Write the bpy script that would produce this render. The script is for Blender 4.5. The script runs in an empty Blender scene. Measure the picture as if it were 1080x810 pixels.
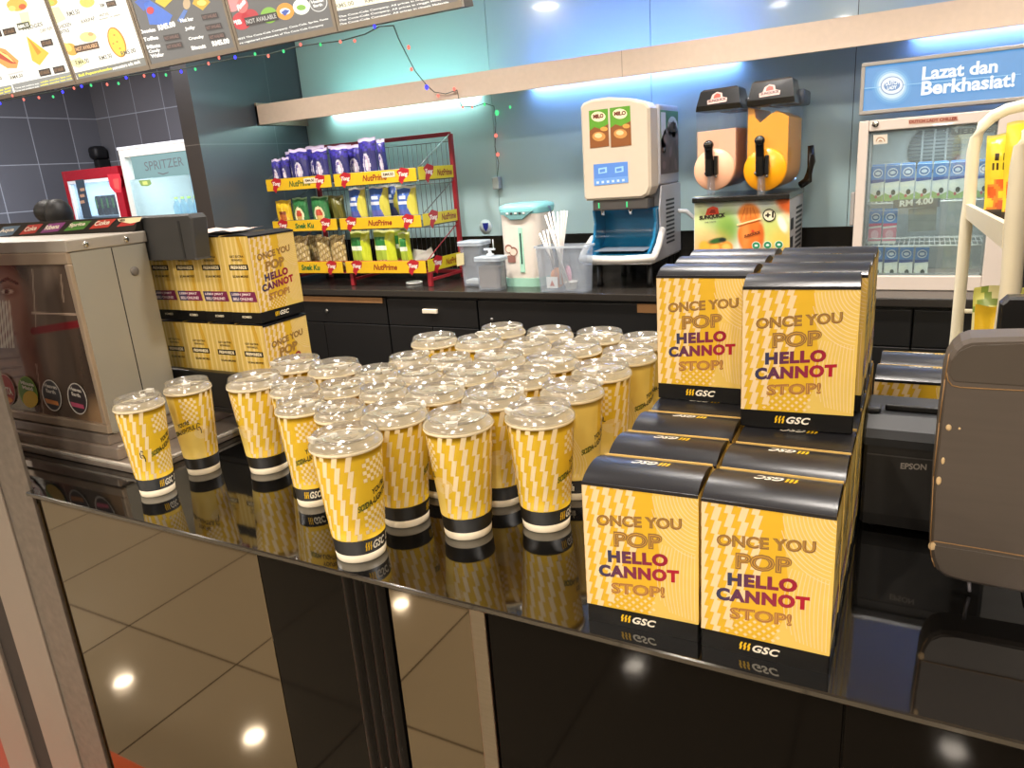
import bpy, bmesh, math, random
from mathutils import Vector, Matrix
from mathutils.geometry import tessellate_polygon
random.seed(7)
SC = bpy.context.scene
COL = SC.collection
PI = math.pi
Z0 = 1.05            # the counter top stands 1.05 m above the floor; coordinates below are measured from the counter top
# ---------------------------------------------------------------- camera geometry (pixels of the 1080x810 frame)
FPX = 775.0
def _n(v): return Vector(v).normalized()
_d = _n((199, 2645, 775)); _x = Vector((1440, 119, -775)); _x = (_x - _d * _x.dot(_d)).normalized(); _y = _x.cross(_d)
CAMZ = 0.5
def ray(px, py):
    v = Vector((px - 540, py - 405, FPX))
    return Vector((_x.dot(v), _y.dot(v), -_d.dot(v)))
def at(px, py, Y):
    r = ray(px, py); t = Y / r.y; return Vector((r.x * t, Y, CAMZ + r.z * t))
def atx(px, py, X):
    r = ray(px, py); t = X / r.x; return Vector((X, r.y * t, CAMZ + r.z * t))
def atz(px, py, z):
    r = ray(px, py); t = (z - CAMZ) / r.z; return Vector((r.x * t, r.y * t, z))
def upv(px, py):                      # direction of a vertical edge at a pixel
    a, b = px - 739.0, py - 3050.0
    return (-a / b, -1.0)
# ---------------------------------------------------------------- colour and materials
def lin(h):
    if not isinstance(h, str): return tuple(h)
    h = h.lstrip('#')
    o = []
    for i in (0, 2, 4):
        c = int(h[i:i+2], 16) / 255
        o.append(c / 12.92 if c <= .04045 else ((c + .055) / 1.055) ** 2.4)
    return tuple(o)
MATS = {}
def nodes_of(name):
    m = bpy.data.materials.new(name); m.use_nodes = True
    nt = m.node_tree; nt.nodes.clear()
    out = nt.nodes.new('ShaderNodeOutputMaterial')
    return m, nt, out
def principled(nt, col, rough, metal=0, spec=.5):
    b = nt.nodes.new('ShaderNodeBsdfPrincipled')
    b.inputs['Base Color'].default_value = (*lin(col), 1)
    b.inputs['Roughness'].default_value = rough
    b.inputs['Metallic'].default_value = metal
    b.inputs['Specular IOR Level'].default_value = spec
    return b
def mat(name, col='#888888', rough=.5, metal=0, spec=.5, var=.08, scale=30, bump=0, coat=0, stretch=None):
    if name in MATS: return MATS[name]
    m, nt, out = nodes_of(name)
    b = principled(nt, col, rough, metal, spec)
    if coat: b.inputs['Coat Weight'].default_value = coat; b.inputs['Coat Roughness'].default_value = .05
    tc = nt.nodes.new('ShaderNodeTexCoord'); nz = nt.nodes.new('ShaderNodeTexNoise')
    nz.inputs['Scale'].default_value = scale; nz.inputs['Detail'].default_value = 4
    if stretch:
        mp = nt.nodes.new('ShaderNodeMapping'); mp.inputs['Scale'].default_value = stretch
        nt.links.new(tc.outputs['Object'], mp.inputs['Vector']); nt.links.new(mp.outputs['Vector'], nz.inputs['Vector'])
    else: nt.links.new(tc.outputs['Object'], nz.inputs['Vector'])
    mx = nt.nodes.new('ShaderNodeMix'); mx.data_type = 'RGBA'
    c = lin(col)
    mx.inputs[6].default_value = (*[max(0, v * (1 - var)) for v in c], 1)
    mx.inputs[7].default_value = (*[min(1, v * (1 + var)) for v in c], 1)
    nt.links.new(nz.outputs['Fac'], mx.inputs[0]); nt.links.new(mx.outputs[2], b.inputs['Base Color'])
    if bump:
        bp = nt.nodes.new('ShaderNodeBump'); bp.inputs['Strength'].default_value = bump; bp.inputs['Distance'].default_value = .004
        nt.links.new(nz.outputs['Fac'], bp.inputs['Height']); nt.links.new(bp.outputs['Normal'], b.inputs['Normal'])
    nt.links.new(b.outputs[0], out.inputs[0]); MATS[name] = m; return m
def printed(name, rough=.45, metal=0, spec=.5, coat=0, emit=0, bump=0):
    """ink printed on paper or film: colour comes from the mesh's own colour attribute"""
    if name in MATS: return MATS[name]
    m, nt, out = nodes_of(name)
    a = nt.nodes.new('ShaderNodeAttribute'); a.attribute_name = 'Col'
    nz = nt.nodes.new('ShaderNodeTexNoise'); nz.inputs['Scale'].default_value = 45
    tc = nt.nodes.new('ShaderNodeTexCoord'); nt.links.new(tc.outputs['Object'], nz.inputs['Vector'])
    mr = nt.nodes.new('ShaderNodeMapRange'); mr.inputs[3].default_value = .93; mr.inputs[4].default_value = 1.05
    nt.links.new(nz.outputs['Fac'], mr.inputs[0])
    mx = nt.nodes.new('ShaderNodeMix'); mx.data_type = 'RGBA'; mx.blend_type = 'MULTIPLY'; mx.inputs[0].default_value = 1
    nt.links.new(a.outputs['Color'], mx.inputs[6]); nt.links.new(mr.outputs[0], mx.inputs[7])
    b = principled(nt, '#ffffff', rough, metal, spec)
    if coat: b.inputs['Coat Weight'].default_value = coat
    nt.links.new(mx.outputs[2], b.inputs['Base Color'])
    if emit:
        nt.links.new(mx.outputs[2], b.inputs['Emission Color']); b.inputs['Emission Strength'].default_value = emit
        b.inputs['Base Color'].default_value = (.1, .1, .1, 1)
        nt.links.remove(b.inputs['Base Color'].links[0])
    if bump:
        bp = nt.nodes.new('ShaderNodeBump'); bp.inputs['Strength'].default_value = bump; bp.inputs['Distance'].default_value = .003
        n2 = nt.nodes.new('ShaderNodeTexNoise'); n2.inputs['Scale'].default_value = 60
        nt.links.new(tc.outputs['Object'], n2.inputs['Vector'])
        nt.links.new(n2.outputs['Fac'], bp.inputs['Height']); nt.links.new(bp.outputs['Normal'], b.inputs['Normal'])
    nt.links.new(b.outputs[0], out.inputs[0]); MATS[name] = m; return m
def glassy(name, tint='#ffffff', body=.12, col='#ffffff', rough=.12, gloss=.07):
    """thin clear plastic or glass: see-through, a little milky, with a sheen"""
    if name in MATS: return MATS[name]
    m, nt, out = nodes_of(name)
    t = nt.nodes.new('ShaderNodeBsdfTransparent'); t.inputs[0].default_value = (*lin(tint), 1)
    p = principled(nt, col, rough)
    g = nt.nodes.new('ShaderNodeBsdfGlossy'); g.inputs['Roughness'].default_value = rough * .6
    nz = nt.nodes.new('ShaderNodeTexNoise'); nz.inputs['Scale'].default_value = 25
    tc = nt.nodes.new('ShaderNodeTexCoord'); nt.links.new(tc.outputs['Object'], nz.inputs['Vector'])
    mr = nt.nodes.new('ShaderNodeMapRange'); mr.inputs[3].default_value = body * .7; mr.inputs[4].default_value = body * 1.3
    nt.links.new(nz.outputs['Fac'], mr.inputs[0])
    m1 = nt.nodes.new('ShaderNodeMixShader'); nt.links.new(mr.outputs[0], m1.inputs[0])
    nt.links.new(t.outputs[0], m1.inputs[1]); nt.links.new(p.outputs[0], m1.inputs[2])
    m2 = nt.nodes.new('ShaderNodeMixShader'); m2.inputs[0].default_value = gloss
    nt.links.new(m1.outputs[0], m2.inputs[1]); nt.links.new(g.outputs[0], m2.inputs[2])
    nt.links.new(m2.outputs[0], out.inputs[0]); MATS[name] = m; return m
def lamp_mat(name, col, strength):
    if name in MATS: return MATS[name]
    m, nt, out = nodes_of(name)
    e = nt.nodes.new('ShaderNodeEmission'); e.inputs[0].default_value = (*lin(col), 1); e.inputs[1].default_value = strength
    nt.links.new(e.outputs[0], out.inputs[0]); MATS[name] = m; return m
# ---------------------------------------------------------------- mesh builder
_TXT = {}
def text2d(s, bold=0.0, shear=0.0, spacing=1.0):
    k = (s, bold, shear, spacing)
    if k in _TXT: return _TXT[k]
    c = bpy.data.curves.new('lettering', 'FONT'); c.body = s; c.offset = bold; c.shear = shear; c.space_character = spacing
    c.resolution_u = 3; c.fill_mode = 'BOTH'
    o = bpy.data.objects.new('lettering', c)
    me = bpy.data.meshes.new_from_object(o)
    vs = [(v.co.x, v.co.y) for v in me.vertices]; fs = [tuple(p.vertices) for p in me.polygons]
    bpy.data.objects.remove(o); bpy.data.curves.remove(c); bpy.data.meshes.remove(me)
    x0 = min(v[0] for v in vs); x1 = max(v[0] for v in vs); y0 = min(v[1] for v in vs); y1 = max(v[1] for v in vs)
    r = ([((x - x0) / (x1 - x0), (y - y0) / (y1 - y0)) for x, y in vs], fs)
    _TXT[k] = r; return r
class MB:
    def __init__(s): s.v = []; s.f = []; s.c = []; s.m = []; s.s = []
    def add(s, vs, fs, col='#ffffff', m=0, smooth=False):
        n = len(s.v); s.v += [tuple(v) for v in vs]
        cs = col if isinstance(col, list) else [col] * len(fs)
        for f, c in zip(fs, cs):
            s.f.append(tuple(i + n for i in f)); s.c.append(lin(c)); s.m.append(m); s.s.append(smooth)
        return s
    def box(s, x0, x1, y0, y1, z0, z1, col='#ffffff', m=0, bev=0, seg=2):
        if not bev:
            vs = [(x, y, z) for z in (z0, z1) for y in (y0, y1) for x in (x0, x1)]
            return s.add(vs, [(0, 2, 3, 1), (4, 5, 7, 6), (0, 1, 5, 4), (2, 6, 7, 3), (0, 4, 6, 2), (1, 3, 7, 5)], col, m)
        bm = bmesh.new(); bmesh.ops.create_cube(bm, size=1)
        for v in bm.verts: v.co = Vector(((x0 + x1) / 2 + v.co.x * (x1 - x0), (y0 + y1) / 2 + v.co.y * (y1 - y0), (z0 + z1) / 2 + v.co.z * (z1 - z0)))
        bmesh.ops.bevel(bm, geom=bm.edges[:], offset=bev, segments=seg, profile=.5, affect='EDGES')
        bm.verts.index_update()
        s.add([v.co[:] for v in bm.verts], [[v.index for v in f.verts] for f in bm.faces], col, m, seg > 2)
        bm.free(); return s
    def lathe(s, prof, n=32, c=(0, 0, 0), col='#ffffff', m=0, cols=None, axis='z', smooth=True, colfn=None):
        vs = []; fs = []; fc = []
        for r, z in prof:
            for i in range(n):
                a = 2 * PI * i / n
                p = (r * math.sin(a), -r * math.cos(a), z)
                if axis == 'y': p = (p[0], z, p[1])
                if axis == 'x': p = (z, p[0], p[1])
                vs.append((c[0] + p[0], c[1] + p[1], c[2] + p[2]))
        for j in range(len(prof) - 1):
            for i in range(n):
                k = (i + 1) % n
                fs.append((j * n + i, j * n + k, (j + 1) * n + k, (j + 1) * n + i)); fc.append(colfn(j, i) if colfn else (cols[j] if cols else col))
        return s.add(vs, fs, fc, m, smooth)
    def disc(s, c, r, n=24, axis='z', col='#ffffff', m=0, rx=None):
        vs = []
        for i in range(n):
            a = 2 * PI * i / n; u = (rx or r) * math.cos(a); w = r * math.sin(a)
            vs.append({'z': (c[0] + u, c[1] + w, c[2]), 'y': (c[0] + u, c[1], c[2] + w), 'x': (c[0], c[1] + u, c[2] + w)}[axis])
        return s.add(vs, [tuple(range(n))], col, m)
    def tube(s, path, r, n=8, col='#ffffff', m=0, closed=False, ry=None, cap=True):
        P = [Vector(p) for p in path]; L = len(P); vs = []; fs = []
        rr = r if isinstance(r, (list, tuple)) else [r] * L
        for i in range(L):
            a = P[i - 1] if (i or closed) else P[i]; b = P[(i + 1) % L] if (i < L - 1 or closed) else P[i]
            t = (b - a).normalized()
            up = Vector((0, 0, 1)) if abs(t.z) < .95 else Vector((0, 1, 0))
            u = t.cross(up).normalized(); w = u.cross(t).normalized()
            for k in range(n):
                q = 2 * PI * k / n
                vs.append(P[i] + u * (rr[i] * math.cos(q)) + w * ((ry or rr[i]) * math.sin(q)))
        for i in range(L if closed else L - 1):
            j = (i + 1) % L
            for k in range(n):
                h = (k + 1) % n; fs.append((i * n + k, i * n + h, j * n + h, j * n + k))
        if cap and not closed: fs += [tuple(range(n))[::-1], tuple((L - 1) * n + k for k in range(n))]
        return s.add(vs, fs, col, m, True)
    def prism(s, poly, f, d0, d1, col='#ffffff', m=0, smooth=False, bev=0):
        """poly in 2D, f(u, v, d) -> 3D; closed solid between depths d0 and d1, with a small chamfer"""
        n = len(poly); cx = sum(p[0] for p in poly) / n; cy = sum(p[1] for p in poly) / n
        if bev:
            dirs = []
            for i in range(n):
                a = Vector(poly[i - 1]); b = Vector(poly[i]); c = Vector(poly[(i + 1) % n])
                e = ((b - a).normalized() + (c - b).normalized())
                nn = Vector((-e.y, e.x)).normalized()
                dirs.append(nn)
            area = sum(poly[i][0] * poly[(i + 1) % n][1] - poly[(i + 1) % n][0] * poly[i][1] for i in range(n))
            sg = 1 if area > 0 else -1
            ins = [(p[0] + dirs[i].x * bev * sg, p[1] + dirs[i].y * bev * sg) for i, p in enumerate(poly)]
            sd = 1 if d1 > d0 else -1
            rings = [(ins, d0), (poly, d0 + bev * sd), (poly, d1 - bev * sd), (ins, d1)]
        else: rings = [(poly, d0), (poly, d1)]
        vs = []; fs = []
        for pl, d in rings: vs += [f(p[0], p[1], d) for p in pl]
        for r in range(len(rings) - 1):
            for i in range(n):
                k = (i + 1) % n; fs.append((r * n + i, r * n + k, (r + 1) * n + k, (r + 1) * n + i))
        s.add(vs, fs, col, m, smooth)
        b = (len(rings) - 1) * n
        return s.add(vs, [tuple(range(n))[::-1], tuple(b + i for i in range(n))], col, m)
    def poly(s, pts, col='#ffffff', m=0):
        return s.add(pts, [tuple(range(len(pts)))], col, m)
    def flat(s, poly, f, col, m=0):
        """any 2D outline mapped by f(u, v): triangulated first so that it may be concave"""
        t = tessellate_polygon([[Vector((p[0], p[1], 0)) for p in poly]])
        return s.add([f(*p) for p in poly], [tuple(x) for x in t], col, m)
    def text(s, st, f, x0, x1, y0, y1, col, bold=0.0, shear=0.0, spacing=1.0, m=0, grad=None):
        vs, fs = text2d(st, bold, shear, spacing)
        cs = col
        if grad:
            ca, cb = lin(grad[0]), lin(grad[1]); cs = []
            for fc in fs:
                t = sum(vs[i][0] for i in fc) / len(fc); cs.append(tuple(ca[k] * (1 - t) + cb[k] * t for k in range(3)))
        return s.add([f(x0 + (x1 - x0) * u, y0 + (y1 - y0) * v) for u, v in vs], fs, cs, m)
    def ball(s, c, rx, ry=None, rz=None, n=16, k=10, col='#ffffff', m=0):
        ry = ry or rx; rz = rz or rx
        vs = []; fs = []
        for j in range(k + 1):
            b = -PI / 2 + PI * j / k
            for i in range(n):
                a = 2 * PI * i / n; vs.append((c[0] + rx * math.cos(b) * math.cos(a), c[1] + ry * math.cos(b) * math.sin(a), c[2] + rz * math.sin(b)))
        for j in range(k):
            for i in range(n):
                h = (i + 1) % n; fs.append((j * n + i, j * n + h, (j + 1) * n + h, (j + 1) * n + i))
        return s.add(vs, fs, col, m, True)
    def xf(s, fn):
        s.v = [tuple(fn(Vector(v))) for v in s.v]; return s
    def mesh(s, name, mats, o=(0, 0, 0)):
        me = bpy.data.meshes.new(name)
        me.from_pydata([(v[0] - o[0], v[1] - o[1], v[2] - o[2]) for v in s.v], [], s.f)
        for m in mats: me.materials.append(m)
        at_ = me.color_attributes.new('Col', 'FLOAT_COLOR', 'CORNER')
        k = 0; data = []
        for p, c, mi, sm in zip(me.polygons, s.c, s.m, s.s):
            p.material_index = mi; p.use_smooth = sm
            data += [c[0], c[1], c[2], 1.0] * p.loop_total
        at_.data.foreach_set('color', data)
        me.validate(); me.update()
        return me
def softm(x, y, cx, cy, rx, ry, edge=.35, rot=0):
    u, v = x - cx, y - cy
    if rot: u, v = u * math.cos(rot) + v * math.sin(rot), -u * math.sin(rot) + v * math.cos(rot)
    d = ((u / rx) ** 2 + (v / ry) ** 2) ** .5
    t = max(0, min(1, (1 + edge - d) / (2 * edge))); return t * t * (3 - 2 * t)
def segm(x, y, ax, ay, bx, by, w, edge=.4):
    dx, dy = bx - ax, by - ay; t = max(0, min(1, ((x - ax) * dx + (y - ay) * dy) / (dx * dx + dy * dy)))
    d = math.hypot(x - ax - t * dx, y - ay - t * dy) / w; k = max(0, min(1, (1 + edge - d) / (2 * edge))); return k * k * (3 - 2 * k)
def blend(layers, x, y, base):
    c = list(lin(base))
    for h, k in layers:
        if k > 0:
            q = lin(h); c = [c[i] * (1 - k) + q[i] * k for i in range(3)]
    return tuple(c)
def raster(mb, f, x0, x1, y0, y1, nx, ny, colfn, l=1):
    """a printed photograph: a fine grid of colour cells on a real plane"""
    vs = []; fs = []; cs = []
    for j in range(ny + 1):
        for i in range(nx + 1): vs.append(f(x0 + (x1 - x0) * i / nx, y0 + (y1 - y0) * j / ny, l))
    for j in range(ny):
        for i in range(nx):
            a = j * (nx + 1) + i; fs.append((a, a + 1, a + nx + 2, a + nx + 1))
            cs.append(colfn(x0 + (x1 - x0) * (i + .5) / nx, y0 + (y1 - y0) * (j + .5) / ny))
    return mb.add(vs, fs, cs)
def rrect(x0, x1, y0, y1, r, n=5):
    o = []
    for cx, cy, a0 in ((x1 - r, y0 + r, -PI / 2), (x1 - r, y1 - r, 0), (x0 + r, y1 - r, PI / 2), (x0 + r, y0 + r, PI)):
        for i in range(n + 1):
            a = a0 + PI / 2 * i / n; o.append((cx + r * math.cos(a), cy + r * math.sin(a)))
    return o
def ell(cx, cy, rx, ry=None, n=24, a0=0, a1=2 * PI, rot=0):
    ry = ry or rx; o = []
    for i in range(n):
        a = a0 + (a1 - a0) * i / (n if abs(a1 - a0 - 2 * PI) < 1e-6 else n - 1)
        u, v = rx * math.cos(a), ry * math.sin(a)
        o.append((cx + u * math.cos(rot) - v * math.sin(rot), cy + u * math.sin(rot) + v * math.cos(rot)))
    return o
# ---------------------------------------------------------------- objects
def tag(o, label, cat, group=None):
    o['label'] = label; o['category'] = cat
    if group: o['group'] = group
    return o
class Thing:
    def __init__(s, name, label, cat, origin, group=None, rz=0):
        s.o = Vector(origin); s.e = bpy.data.objects.new(name, None); COL.objects.link(s.e)
        s.e.empty_display_size = .05
        s.e.location = s.o + Vector((0, 0, Z0)); s.e.rotation_euler.z = rz
        tag(s.e, label, cat, group)
    def part(s, name, mb, mats, parent=None, label=None):
        """a part of the thing (or of one of its parts); mb is in scene coordinates"""
        if not isinstance(mats, (list, tuple)): mats = [mats]
        o = bpy.data.objects.new(name, mb.mesh(name, mats, s.o)); COL.objects.link(o)
        o.parent = parent or s.e
        if label: o['label'] = label
        return o
def single(name, mb, mats, label, cat, origin, group=None):
    if not isinstance(mats, (list, tuple)): mats = [mats]
    o = bpy.data.objects.new(name, mb.mesh(name, mats, origin)); COL.objects.link(o)
    o.location = Vector(origin) + Vector((0, 0, Z0)); return tag(o, label, cat, group)
def struct(name, mb, mats, parent=None, origin=(0, 0, 0)):
    if not isinstance(mats, (list, tuple)): mats = [mats]
    o = bpy.data.objects.new(name, mb.mesh(name, mats, origin)); COL.objects.link(o)
    if parent: o.parent = parent
    else:
        o.location = Vector(origin) + Vector((0, 0, Z0)); o['kind'] = 'structure'
    return o
def dup(e, loc, rz, label, scale=None, skip=(), only=None):
    c = e.copy(); COL.objects.link(c); c.location = Vector(loc) + Vector((0, 0, Z0)); c.rotation_euler.z = rz
    c['label'] = label
    if scale: c.scale = scale
    for ch in e.children:
        if ch.name.split('.')[0] in skip: continue
        k = ch.copy(); COL.objects.link(k); k.parent = c
        for g in ch.children:
            h = g.copy(); COL.objects.link(h); h.parent = k
    return c
# px-art helpers: a flat print measured in the photograph, laid on a real plane
def plane_y(Y): return lambda px, py, l=1: at(px, py, Y - .0006 * l)
def ptext(mb, st, f, p0, p1, h, col, bold=0.0, shear=0.0, l=2, m=0, up=None):
    u = up or upv(*p0)
    fn = lambda a, b: f(p0[0] + (p1[0] - p0[0]) * a + u[0] * h * b, p0[1] + (p1[1] - p0[1]) * a + u[1] * h * b, l)
    mb.text(st, fn, 0, 1, 0, 1, col, bold, shear, m=m)
def pflat(mb, pts, f, col, l=1, m=0): mb.flat(pts, lambda a, b: f(a, b, l), col, m)
# ================================================================ camera
cam = bpy.data.cameras.new('camera'); camo = bpy.data.objects.new('camera', cam); COL.objects.link(camo)
cam.sensor_width = 36; cam.lens = FPX * 36 / 1080; cam.clip_start = .02
right = Vector((_x.x, _y.x, -_d.x)); down = Vector((_x.y, _y.y, -_d.y)); fwd = Vector((_x.z, _y.z, -_d.z))
M3 = Matrix((right, -down, -fwd)).transposed()
camo.matrix_world = Matrix.Translation((0, 0, CAMZ + Z0)) @ M3.to_4x4()
SC.camera = camo
# ================================================================ light
def area(name, loc, power, col, size, rot=(0, 0, 0), size_y=None, spread=None):
    l = bpy.data.lights.new(name, 'AREA'); l.energy = power; l.color = lin(col); l.size = size
    l.shape = 'DISK'
    if size_y: l.shape = 'RECTANGLE'; l.size_y = size_y
    if spread: l.spread = spread
    o = bpy.data.objects.new(name, l); COL.objects.link(o); o.location = (loc[0], loc[1], loc[2] + Z0); o.rotation_euler = rot; return o
CEIL = 1.85
for x, y in ((-6.39, -2.0), (-4.63, -2.0), (-2.75, -2.0), (-.9, -2.0), (.9, -2.0), (-4.65, -4.1), (-2.0, -4.1), (.5, -4.1)):
    area('hall_downlight', (x, y, CEIL - .02), 56, '#fff0dd', .16)
for x, y in ((-1.35, -.35), (-.35, -.45), (.65, -.4)):
    area('counter_downlight', (x, y, CEIL - .02), 10.5, '#fff6ea', .16)
for x, y, p in ((-3.0, 1.4, 24), (-1.5, 1.3, 26), (-.1, 1.35, 24), (1.3, 1.6, 14)):
    area('staff_downlight', (x, y, CEIL - .02), p, '#fff6ec', .2)
for x, p in ((-3.0, 27), (-1.9, 26), (-.75, 26), (.45, 22)):
    area('aisle_fill', (x, 2.62, CEIL - .02), p, '#fff8f0', .2, spread=math.radians(112))  # fill added to brighten the back counter; spread narrowed to spare the upper wall
area('store_room_light', (-5.2, 2.6, CEIL - .05), 135, '#f2f4ff', .5)
w = bpy.data.worlds.new('hall'); w.use_nodes = True; SC.world = w
bg = w.node_tree.nodes['Background']; bg.inputs[0].default_value = (*lin('#e0d6ca'), 1); bg.inputs[1].default_value = .28
vs_ = SC.view_settings; vs_.view_transform = 'Standard'; vs_.look = 'None'; vs_.gamma = 1; vs_.exposure = 0; vs_.use_curve_mapping = False
SC.cycles.max_bounces = 10; SC.cycles.transparent_max_bounces = 24; SC.cycles.caustics_reflective = True
# ================================================================ tiled surfaces
def tiles(name, col, joint, w_, h_, mortar, axes, off=(0, 0), rough=.3, spec=.5, var=.1, bump=.15):
    if name in MATS: return MATS[name]
    m, nt, out = nodes_of(name)
    b = principled(nt, col, rough, 0, spec)
    tc = nt.nodes.new('ShaderNodeTexCoord'); sp = nt.nodes.new('ShaderNodeSeparateXYZ'); cb = nt.nodes.new('ShaderNodeCombineXYZ')
    nt.links.new(tc.outputs['Object'], sp.inputs[0])
    for k, ax in enumerate(axes):
        ad = nt.nodes.new('ShaderNodeMath'); ad.operation = 'ADD'; ad.inputs[1].default_value = off[k] + 60 * (w_, h_)[k]
        nt.links.new(sp.outputs['XYZ'.index(ax)], ad.inputs[0]); nt.links.new(ad.outputs[0], cb.inputs[k])
    br = nt.nodes.new('ShaderNodeTexBrick'); br.offset = 0; br.inputs['Scale'].default_value = 1
    br.inputs['Brick Width'].default_value = w_; br.inputs['Row Height'].default_value = h_; br.inputs['Mortar Size'].default_value = mortar
    br.inputs['Mortar Smooth'].default_value = .1
    c = lin(col)
    br.inputs['Color1'].default_value = (*[v * (1 - var) for v in c], 1); br.inputs['Color2'].default_value = (*[min(1, v * (1 + var)) for v in c], 1)
    br.inputs['Mortar'].default_value = (*lin(joint), 1)
    nt.links.new(cb.outputs[0], br.inputs['Vector']); nt.links.new(br.outputs['Color'], b.inputs['Base Color'])
    nt.links.new(b.outputs[0], out.inputs[0]); MATS[name] = m; return m
M_floor = tiles('hall_floor_tile', '#a2957f', '#574b3c', .58, .58, .004, 'XY', (1.94, .06), .045, .5, .04)
M_floor2 = mat('dark_floor', '#24211e', .25, scale=8)
fl = MB().box(-9, 3, -8, .66, -1.10, -1.05)
fo = struct('floor', fl, M_floor)
f2 = MB().box(-9, 3, .66, 6, -1.10, -1.05); struct('floor_behind_counter', f2, M_floor2)
struct('trim_2', MB().box(-6, 3, .38, .52, -1.05, -1.046, '#e0622c').box(-6, 3, .52, .60, -1.05, -1.046, '#e8dfce'), printed('floor_band_tile', .15))
struct('ceiling', MB().box(-9, 3, -8, 6, CEIL, CEIL + .1), mat('ceiling_plaster', '#cfc6ba', .9, scale=3))
# back wall: back-painted glass sheets with dark seams
wb = MB()
seams = [-3.62, -2.2, -1.26, -.31, .64, 1.6, 3.0]
for a, b_ in zip(seams[:-1], seams[1:]): wb.box(a + .0015, b_ - .0015, 3.9, 3.908, -.1, CEIL, '#93b5b4')
M_wallglass = mat('back_painted_glass', '#b4d0d2', .18, spec=.5, var=.04, scale=2, coat=.3)
struct('wall_back', wb, M_wallglass)
struct('wall_behind_glass', MB().box(-3.62, 3, 3.912, 4.0, -1.05, CEIL), mat('dark_wall_core', '#39413f', .8))
struct('trim_1', MB().box(-3.62, 3, 3.885, 3.899, -.1, .122), mat('black_backsplash', '#15130f', .25, scale=12))
# tiled stub wall at the left of the back counter
M_slate = tiles('slate_wall_tile', '#4c535a', '#666e75', .62, .62, .0022, 'YZ', (.1, -.14), .3)
M_slate2 = tiles('brown_slate_end_tile', '#3b332c', '#6a6158', .62, .62, .0022, 'XZ', (.3, -.14), .35)
M_slate3 = tiles('store_room_tile', '#6c6c70', '#a9aeb6', .40, .396, .004, 'XZ', (0, .345), .35)
M_slate4 = tiles('store_room_side_tile', '#66686e', '#a9aeb6', .37, .396, .004, 'YZ', (.01, .345), .35)
wp = MB(); wp.box(-3.757, -3.627, 3.03, 4.7, -1.05, CEIL)
o = struct('wall_stub', wp, [M_slate, M_slate2])
for p in o.data.polygons:
    if abs(p.normal.y) > .9: p.material_index = 1
struct('wall_store_back', MB().box(-7.1, -3.757, 4.7, 4.8, -1.05, CEIL), M_slate3)
struct('wall_left', MB().box(-7.1, -7.0, -8, 4.7, -1.05, CEIL), M_slate4)
struct('wall_right', MB().box(2.9, 3.0, .5, 4.0, -1.05, CEIL), mat('right_wall_paint', '#5c5348', .8))
# pelmet shelf that carries the light tubes
ld = MB().box(-3.616, 2.6, 3.490, 3.9, .938, .942, '#ded8ce').box(-3.616, 2.6, 3.472, 3.49, .868, .982, '#d3bda8').box(-3.616, -3.600, 3.472, 3.899, .868, .995, '#a08c7a')
for x in (-1.26, .35): ld.box(x, x + .002, 3.4712, 3.473, .869, .981, '#8d7a68')
struct('trim_3', ld, printed('painted_pelmet', .55))
def tube_light(x0, x1, y, z, col, e, label):
    t = Thing('light_tube', label, 'light tube', ((x0 + x1) / 2, y, z), 'light tubes on the pelmet')
    t.part('tube', MB().tube([(x0 + .02, y, z), (x1 - .02, y, z)], .0085, 10), lamp_mat('tube_' + col[1:] + str(e), col, e))
    s_ = -1 if z < .93 else 1
    t.part('batten', MB().box(x0, x1, y - .016, y + .016, *((z - .024, z - .0095) if s_ > 0 else (z + .0095, z + .0135))), mat('white_batten', '#d8d8d8', .5))
    t.part('end_cap', MB().box(x0, x0 + .02, y - .014, y + .014, z - .012, z + .012), mat('white_batten', '#d8d8d8', .5))
    t.part('end_cap', MB().box(x1 - .02, x1, y - .014, y + .014, z - .012, z + .012), mat('white_batten', '#d8d8d8', .5))
tube_light(-3.40, -2.25, 3.865, .924, '#d4fff6', 40, 'greenish white light tube under the pelmet above the snack rack')
tube_light(-1.95, -.80, 3.865, .924, '#8cb0ff', 46, 'blue light tube under the pelmet above the drink machines')
tube_light(-.10, 1.2, 3.865, .924, '#8ca8ff', 40, 'blue light tube under the pelmet above the chiller')
tube_light(-3.30, -2.2, 3.66, .975, '#a8f2ea', 40, 'greenish white light tube on top of the pelmet at left')
tube_light(-1.9, -.8, 3.66, .975, '#6f98ff', 70, 'blue light tube on top of the pelmet at right')
tube_light(.15, 1.4, 3.66, .975, '#6f90ff', 60, 'blue light tube on top of the pelmet above the chiller')
# ================================================================ front counter
def granite():
    m, nt, out = nodes_of('black_granite')
    b = principled(nt, '#050505', .05, 0, .5); b.inputs['IOR'].default_value = 2.1
    tc = nt.nodes.new('ShaderNodeTexCoord'); vo = nt.nodes.new('ShaderNodeTexVoronoi'); vo.inputs['Scale'].default_value = 900
    nz = nt.nodes.new('ShaderNodeTexNoise'); nz.inputs['Scale'].default_value = 700; nz.inputs['Detail'].default_value = 2
    nt.links.new(tc.outputs['Object'], vo.inputs['Vector']); nt.links.new(tc.outputs['Object'], nz.inputs['Vector'])
    cr = nt.nodes.new('ShaderNodeValToRGB'); cr.color_ramp.elements[0].position = .55; cr.color_ramp.elements[1].position = .75
    cr.color_ramp.elements[0].color = (*lin('#0a0a0a'), 1); cr.color_ramp.elements[1].color = (*lin('#26221d'), 1)
    nt.links.new(nz.outputs['Fac'], cr.inputs[0]); nt.links.new(cr.outputs[0], b.inputs['Base Color']); nt.links.new(b.outputs[0], out.inputs[0]); return m
M_gran = granite()
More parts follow.
